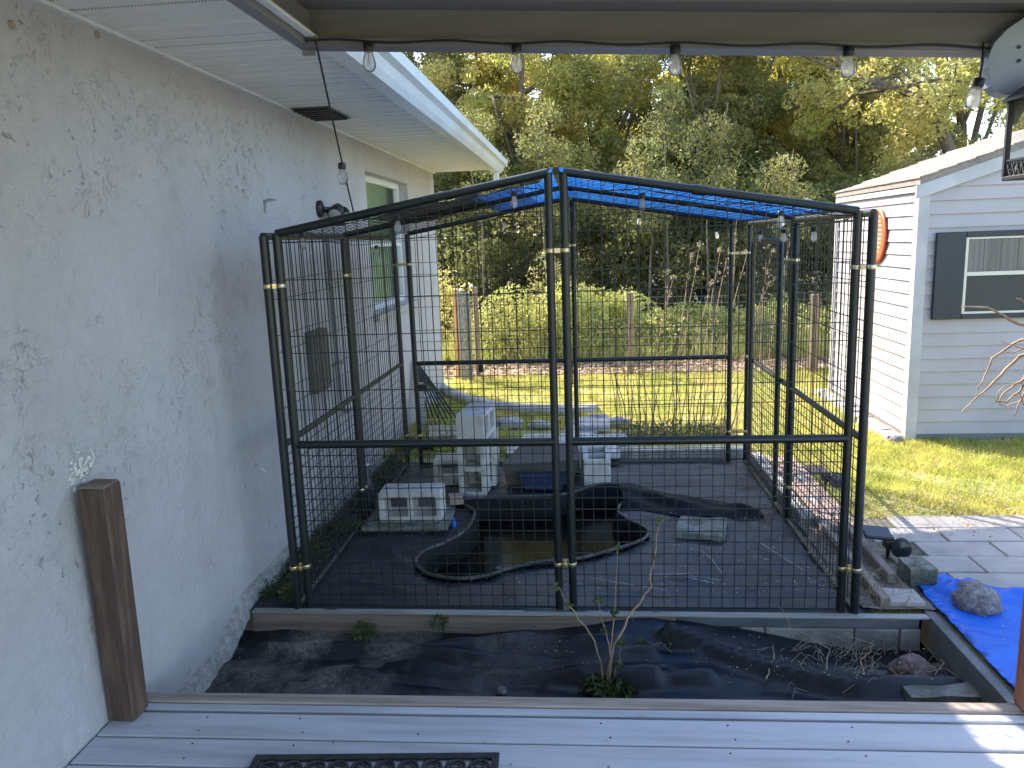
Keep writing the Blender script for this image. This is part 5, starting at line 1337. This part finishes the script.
V = [blades(42000, U(1.45, 4.0), U(4.62, 6.9), .045, .006, 1, .6), blades(60000, U(-1.7, 4.2), U(6.1, 10.0), .045, .009, 2, .6), blades(16000, U(4.0, 9.0), U(4.6, 10.0), .05, .014, 3, .6), blades(4500, U(1.30, 1.62), U(4.5, 5.95), .035, .005, 12, .8)]
V = np.concatenate(V)
vc = V.reshape(-1, 4, 3)[:, 0]
inside = ((vc[:, 0] > SX - .15) & (vc[:, 1] > SY) & (vc[:, 1] < SY1 + .1)) | ((vc[:, 0] > 1.5) & (vc[:, 1] < 4.64 + .03 * np.sin(vc[:, 0] * 9))) | ((vc[:, 0] < .4) & (vc[:, 0] > -.7) & (vc[:, 1] < 7.0)) | ((vc[:, 0] < 1.3) & (vc[:, 1] < 6.1))
# worn bare patches
nzv = np.sin(vc[:, 0] * 3.1 + 1.3 * np.sin(vc[:, 1] * 2.3)) * np.sin(vc[:, 1] * 3.7 + 1.1 * np.sin(vc[:, 0] * 2.9))
inside |= (nzv > .55) & (np.random.default_rng(4).random(len(nzv)) < .6)
V = V.reshape(-1, 4, 3)[~inside].reshape(-1, 3)
quadmesh('lawn_grass', V, 0, 'grass', label='sunlit yellow-green lawn behind and beside the kennel', cat='lawn', kind='stuff')
r7 = np.random.default_rng(71); n7 = 26000
mx = r7.uniform(-2.2, 8.5, n7); my = 10.75 + r7.uniform(0, 1, n7) ** 1.2 * 2.6
keep = (np.sin(mx * 2.7 + np.sin(my * 3)) + r7.normal(0, .7, n7)) > -.5
mx = mx[keep]; my = my[keep]
MV = blades(len(mx), lambda r, n: mx, lambda r, n: my, .30, .016, 72, .35)
quadmesh('weed_meadow', MV, 0, 'shrub_leaf', label='loose sunlit yellow-green weeds growing behind the wire fence', cat='weeds', kind='stuff')
P7 = np.stack([r7.uniform(-2, 8, 9000), r7.uniform(10.8, 12.6, 9000), r7.uniform(.02, 1, 9000) ** 1.5 * .6], 1)
quadmesh('weed_meadow', leaves(P7, .026, .4, 73), 0, 'yellow_leaf', label='pale flower and seed specks among the weeds behind the fence', cat='weeds', kind='stuff')
# leaf litter
def litter(name, n, x0, x1, y0, y1, s, mat, seed, lab, zf=0.004, lift=.02):
    r = np.random.default_rng(seed); P = np.stack([r.uniform(x0, x1, n), r.uniform(y0, y1, n), np.full(n, zf)], 1)
    q = leaves(np.zeros((n, 3)), s, .5, seed); q[:, 2] *= .35; q = q + np.repeat(P, 4, 0); q[:, 2] += lift * .5
    quadmesh(name, q, 0, mat, label=lab, cat='leaf litter', kind='stuff')
litter('leaf_litter', 7500, -2.2, 8, 9.8, 11.0, .045, 'dead_leaf', 1, 'brown fallen leaves along the foot of the wire fence', .01, .03)
litter('lawn_litter', 1300, -1.5, 4.0, 7.0, 9.8, .018, 'dead_leaf', 2, 'scattered dry leaves in the lawn beyond the kennel', .012, .02)
litter('lawn_litter', 900, 1.7, 4.2, 4.64, 5.1, .014, 'straw', 6, 'dry brown thatch along the lawn edge by the patio', .012, .02)
litter('lawn_litter', 300, 1.7, 4.2, 5.1, 6.4, .012, 'dead_leaf', 7, 'few dry leaves in the lawn right of the kennel', .012, .02)
litter('patio_litter', 260, 1.3, 3.5, 4.3, 4.72, .012, 'dead_leaf', 3, 'dry leaf bits along the edge of the patio', .015, .01)
litter('floor_debris', 70, -1.3, 1.2, 3.5, 3.85, .006, 'chip', 4, 'pale flecks of debris on the kennel floor fabric', .012, .02)
litter('floor_debris', 260, -1.3, 1.2, 3.48, 3.9, .0045, 'straw', 14, 'dry grass bits on the front of the kennel floor', .012, .015)
litter('floor_debris', 500, .45, 1.25, 3.5, 5.85, .007, 'dead_leaf', 15, 'dry leaf crumbs on the right of the kennel floor', .014, .015)
litter('deck_grit', 320, -1.65, 1.3, 1.9, 2.48, .0022, 'soil', 16, 'dark grit scattered on the deck boards', .118, .003)
litter('deck_grit', 26, -1.6, 1.3, 2.0, 2.46, .007, 'dead_leaf', 17, 'a few leaf crumbs on the deck boards', .119, .004)
litter('tarp_litter', 150, 1.64, 2.4, 2.7, 3.5, .006, 'straw', 18, 'dry grass bits on the blue ground tarp', .045, .015)
litter('bed_litter', 240, -.3, 1.45, 2.95, 3.35, .006, 'straw', 19, 'dry bits over the flower bed fabric', -.06, .03)
# straw and twigs in the right of the bed and along the right kennel edge
m = MB(); r = random.Random(77)
for i in range(170):
    if i < 110: x = r.gauss(1.18, .2); y = r.uniform(2.95, 3.36); z = hb(min(x, 1.5), y)
    else: x = r.uniform(1.15, 1.5); y = r.uniform(3.45, 3.8); z = .01
    x = min(x, 1.5); a = r.uniform(0, 2 * PI); l = r.uniform(.03, .13); up = r.uniform(.0, .06) if i < 110 else r.uniform(.02, .12)
    mid = (x + math.cos(a) * l * .5, y + math.sin(a) * l * .5, z + up + .01); m.tube([(x, y, z + .003), mid, (x + math.cos(a + .5) * l, y + math.sin(a + .5) * l * .8, z + up * .6 + .005)], .0013, 4, False)
obj('dry_stalks', m, 'straw', None, 'tangle of dry grass stalks at the right end of the flower bed', 'dry grass', kind='stuff')
G = 'dry twigs lying in the flower bed'
for k, (p, l_) in enumerate((([(.98, 3.05, -.08), (1.02, 3.15, -.03), (.90, 3.26, .0), (.86, 3.36, .06)], 'thin dry twig leaning over the bed left of the reddish rock'),
                   ([(1.12, 2.98, -.09), (1.14, 3.10, -.05), (1.20, 3.14, .0), (1.10, 3.20, .01), (1.16, 3.28, .0)], 'crooked dry twig beside the reddish rock'),
                   ([(.72, 3.0, -.09), (.78, 3.1, -.05), (.80, 3.2, -.04)], 'short dry twig on the fabric in the middle right of the bed'))):
    q, rs = zig(p, .004, 70 + k); obj('dry_twig', MB().tube(q, rs, 5), 'twig', None, l_, 'twig', G)
# bare-stemmed bush behind the kennel
bb = thing('bare_bush', (.75, 6.75, 0), 'bush of thin bare upright stems on the lawn just behind the kennel', 'bush')
r = random.Random(5)
for i in range(34):
    x = .28 + i * .030 + r.uniform(-.02, .02); y = 6.72 + r.uniform(-.12, .12); dx = r.gauss((x - .7) * .35, .07); h = r.uniform(.35, .95)
    stem_obj('stem', [(x, y, 0), (x + dx * .4, y + r.gauss(0, .03), h * .5), (x + dx, y + r.gauss(0, .05), h)], r.uniform(.004, .008), 'stalk', bb, 100 + i)
P = clumps([(.45, 6.7, .05), (.8, 6.72, .06), (1.1, 6.7, .04)], [.2, .22, .15], [300, 300, 160], 12, .4)
quadmesh('base_foliage', leaves(P - np.array(bb.location), .02, .3, 4), 0, 'weed', bb, kind='stuff')
# tall dry stalks by the fence
for k in range(14):
    r = random.Random(200 + k); x = .95 + k * .12 + r.uniform(-.05, .05); h = r.uniform(1.1, 1.75) + (.45 if k in (6, 8) else 0)
    st = thing('dry_stalk', (x, 10.2, 0), ['%s dry stalk by the wire fence, %s right of its middle post' % (('tall leaning', 'reddish')[k not in (6, 8)], ['first', 'second', 'third', 'fourth', 'fifth', 'sixth', 'seventh', 'eighth', 'ninth', 'tenth', 'eleventh', 'twelfth', 'thirteenth', 'fourteenth'][k])][0], 'stalk', 'dry stalks by the back fence')
    dx = r.uniform(.05, .35)
    stem_obj('stem', [(x, 10.2, 0), (x + dx * .4, 10.2, h * .5), (x + dx, 10.2, h)], .009, 'stalk', st, 300 + k)
    P = clumps([(x + dx, 10.2, h - .03), (x + dx * .8, 10.2, h * .8)], [.05, .05], [24, 12], k); quadmesh('seed_head', leaves(P - np.array([x, 10.2, 0]), .015, .5, k), 0, 'straw', st, kind='stuff')
# leafy shrubs behind the fence
def shrub(name, x, y, w_, d, h, n, mat, label, s=.035, seed=0, group='leafy shrubs behind the wire fence'):
    t = thing(name, (x, y, 0), label, 'shrub', group); r = np.random.default_rng(seed); cs = []; rs = []; pr_ = []
    k = max(5, int(w_ * h * 22))
    for i in range(k):
        u = r.uniform(-1, 1); zz = r.uniform(.08, 1) ; cs.append((u * w_ / 2 * (1.1 - .45 * zz), r.uniform(-1, 1) * d / 2, zz * h * (1 - .35 * u * u))); rs.append(r.uniform(.06, .30)); pr_.append(n / k)
    P = clumps(cs, rs, pr_, seed)
    m_ = int(n * .45); u = r.uniform(-1.1, 1.1, m_); ex = np.stack([u * w_ / 2, r.uniform(-.6, .6, m_) * d, h * (1.12 - .4 * u * u) * r.uniform(.1, 1, m_) ** .7], 1)
    P = np.concatenate([P, ex]); quadmesh('foliage', leaves(P, s, .42, seed), 0, mat, t)
    m = MB(); q = random.Random(seed)
    for i in range(0, k, 2): m.tube([(x, y, 0), (x + cs[i][0] * .5, y + cs[i][1] * .5, cs[i][2] * .6), (x + cs[i][0], y + cs[i][1], cs[i][2])], [.012, .008, .003], 5)
    obj('stem', m, 'bark', t)
SH = [(.05, 10.9, 1.3, .6, .92, 4200, 'shrub_leaf', 'sunny shrub between the two brightest ones and the middle fence post'), (1.1, 10.6, 1.1, .5, .55, 2600, 'shrub_leaf', 'low sunny shrub right of the middle fence post'),
      (2.2, 10.8, 1.3, .5, .52, 2600, 'shrub_leaf', 'low sunny shrub left of the right fence post'), (3.6, 10.7, 1.4, .5, .6, 2600, 'shrub_leaf', 'low sunny shrub right of the right fence post'), (-1.0, 10.5, 1.1, .6, .98, 4200, 'shrub_leaf', 'bright leafy shrub nearest the golden fence post'), (-.25, 10.4, 1.1, .6, 1.05, 4600, 'shrub_leaf', 'bright leafy shrub left of the middle kennel posts'),
      (.55, 10.9, 1.2, .6, .85, 3600, 'shrub_leaf', 'leafy shrub behind the middle fence post'), (1.6, 11.2, 1.5, .6, .62, 3200, 'shrub_leaf', 'low leafy shrub among the dry stalks'),
      (2.9, 11.3, 1.5, .6, .60, 3000, 'shrub_leaf', 'low leafy shrub behind the right fence post'), (-.55, 10.9, .7, .4, 1.42, 1300, 'yellow_leaf', 'tall pale yellow flowering shrub above the bright ones'),
      (4.4, 11.6, 2.0, .7, .8, 3000, 'leaf_mid', 'olive shrub behind the shed'), (-2.4, 11.2, 1.6, .8, 1.3, 3500, 'leaf_mid', 'olive shrub hidden beside the house corner')]
for k, a in enumerate(SH): shrub('leafy_shrub', a[0] * 1.05, a[1] + .9, a[2], a[3], a[4] * 1.02, int(a[5] * .85), *a[6:], s=.03, seed=20 + k)

# trees ------------------------------------------------------------
def tree(name, x, y, H, crown, trunk_r, mat, label, seed, n=30000, s=.036, lean=(0, 0), low=.12, group='oak trees behind the yard'):
    t = thing(name, (x, y, 0), label, 'tree', group); r = np.random.default_rng(seed); q = random.Random(seed)
    m = MB(); top = Vector((x + lean[0], y + lean[1], H * .62))
    tr = [Vector((x, y, -.05)).lerp(top, i / 6) + Vector((q.gauss(0, .08), q.gauss(0, .08), 0)) for i in range(7)]
    m.tube(tr, [trunk_r * (1 - .5 * i / 6) for i in range(7)], 9); obj('trunk', m, 'bark', t)
    cs = []; rs = []; w_ = []
    for i in range(26):
        base = tr[q.randrange(2, 7)]; a = q.uniform(0, 2 * PI); rad = crown * q.uniform(.45, 1.0); hz = q.uniform(low, 1.0)
        tip = Vector((tr[4].x + math.cos(a) * rad * math.sqrt(max(.1, 1 - (hz - .45) ** 2 * 2)), tr[4].y + math.sin(a) * rad * .7, hz * H))
        mid = base.lerp(tip, .5) + Vector((q.gauss(0, .2), q.gauss(0, .2), q.uniform(0, .4)))
        b = MB(); r0 = trunk_r * .35; b.tube([base, mid, tip], [r0, r0 * .6, r0 * .2], 6); br = obj('branch', b, 'bark', t)
        for k in range(7):
            c = mid.lerp(tip, q.uniform(.0, 1.15)) + Vector((q.gauss(0, .35), q.gauss(0, .35), q.gauss(0, .3))); cs.append(tuple(c - t.location)); rs.append(q.uniform(.22, .55)); w_.append(rs[-1] ** 2)
    w_ = np.array(w_); per = (w_ / w_.sum() * n).astype(int) + 1
    quadmesh('crown', leaves(clumps(cs, rs, per, seed, .75), s, .55, seed), 0, mat, t)
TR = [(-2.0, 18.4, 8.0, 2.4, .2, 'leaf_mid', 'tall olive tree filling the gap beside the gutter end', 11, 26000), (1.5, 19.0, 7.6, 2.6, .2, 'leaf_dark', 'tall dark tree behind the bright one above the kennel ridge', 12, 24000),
      (4.8, 19.5, 7.6, 2.6, .2, 'leaf_bright', 'tall pale tree far behind the right kennel slope', 13, 22000), (-3.6, 16.5, 7.6, 2.3, .20, 'leaf_dark', 'dark oak tree rising over the end of the house gutter', 1, 26000),
      (-1.2, 15.6, 7.0, 2.0, .16, 'leaf_mid', 'olive oak tree standing left of the kennel ridge', 2, 26000),
      (.5, 17.2, 7.8, 2.2, .18, 'leaf_bright', 'bright yellow-green tree above the kennel ridge', 3, 24000),
      (2.4, 15.2, 6.6, 2.0, .18, 'leaf_dark', 'dark green tree above the right kennel slope', 4, 26000),
      (3.4, 17.6, 8.0, 2.0, .18, 'leaf_bright', 'pale yellow-green tree between the two dark trees', 5, 20000),
      (5.2, 16.0, 7.0, 2.0, .16, 'leaf_mid', 'olive tree behind the left eave of the shed', 6, 20000),
      (7.9, 17.6, 7.0, 2.3, .18, 'leaf_mid', 'thin-leaved tree behind the shed roof at the right', 7, 12000),
      (11.0, 18.0, 7.5, 2.6, .2, 'leaf_mid', 'tree behind the shed beyond the lantern', 8, 14000)]
for (x, y, H, c_, tr_, mt_, lab, sd, n_) in TR: tree('oak_tree', x * 1.14, y + 2.4, H * 1.12, c_ * 1.1, tr_, mt_, lab, sd, int(n_ * 3.6))
# tree with the thick arching limb
at = thing('arching_tree', (8.3, 15.4, 0), 'thick brown limb arching left over the shed roof, sparse leaves around it', 'tree')
pts = [(7.6, 15.4, 0), (7.3, 15.4, 1.4), (6.85, 15.3, 2.6), (6.62, 15.2, 3.2), (6.45, 15.2, 3.55), (6.12, 15.2, 3.95), (5.7, 15.2, 4.2), (5.2, 15.2, 4.36), (4.8, 15.2, 4.5)]
q, rs = zig(pts, .2, 9, 4); obj('trunk', MB().tube(q, [max(.045, .15 - .0035 * i) for i in range(len(q))], 9), 'bark', at)
r = random.Random(31); cs = []
for i in range(16):
    b0 = Vector(pts[r.randrange(3, 9)]); tip = b0 + Vector((r.gauss(0, .7), r.gauss(0, .5), r.uniform(-.9, 1.6))); mid = b0.lerp(tip, .5) + Vector((r.gauss(0, .15), 0, r.gauss(0, .15)))
    obj('branch', MB().tube([b0, mid, tip], [.045, .025, .01], 6), 'bark', at)
    for k in range(4): cs.append(tuple(mid.lerp(tip, r.uniform(0, 1.2)) + Vector((r.gauss(0, .25), r.gauss(0, .25), r.gauss(0, .25))) - at.location))
quadmesh('crown', leaves(clumps(cs, [.34] * len(cs), [150] * len(cs), 3), .045, .5, 3), 0, 'leaf_mid', at)
# slim trunks among the understory
for k, (x, y, h) in enumerate([(1.0, 12.6, 3.4), (-.6, 13.4, 4.2), (2.1, 13.2, 3.8), (3.2, 12.9, 3.0), (-1.7, 13.0, 4.0), (1.5, 13.8, 4.5)]):
    lab = ['slim pale sapling trunk right of the middle kennel posts', 'slim sapling trunk left of the middle kennel posts', 'slim sapling trunk behind the dry stalks', 'slim sapling trunk behind the right kennel side', 'slim sapling trunk beside the house corner', 'farther slim sapling trunk behind the middle fence post'][k]
    t = thing('sapling', (x, y, 0), lab, 'sapling', 'slim saplings behind the fence')
    stem_obj('trunk', [(x, y, 0), (x + random.gauss(0, .1), y, h * .5), (x + random.gauss(0, .2), y, h)], .022, 'bark', t, 400 + k)
    P = clumps([(0, 0, h * .9), (.2, 0, h * .75), (-.2, 0, h * .8), (.1, .1, h * .6)], [.35] * 4, [420] * 4, 60 + k); quadmesh('crown', leaves(P, .03, .5, k), 0, 'leaf_dark', t)
# understory and far wood: nobody could count these
r_ = np.random.default_rng(9)
def mass(name, n, x0, x1, y0, y1, z1, s, mat, lab, seed, pw=1.0):
    r = np.random.default_rng(seed); k = 260
    cx = r.uniform(x0, x1, k); cy = r.uniform(y0, y1, k); cz = z1 * r.uniform(.02, 1, k) ** pw
    P = clumps(list(zip(cx, cy, cz)), r.uniform(.3, .7, k), [n // k] * k, seed); P = P[P[:, 2] > -.02]
    quadmesh(name, leaves(P, s, .5, seed), 0, mat, label=lab, cat='undergrowth', kind='stuff')
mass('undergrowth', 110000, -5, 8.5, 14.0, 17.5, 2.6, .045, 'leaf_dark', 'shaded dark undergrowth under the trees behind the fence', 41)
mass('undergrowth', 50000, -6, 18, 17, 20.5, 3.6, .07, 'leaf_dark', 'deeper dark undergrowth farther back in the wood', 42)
mass('far_wood', 90000, -14, 28, 24, 30, 8.5, .10, 'leaf_mid', 'far wood closing the view behind the nearer trees', 43, .8)
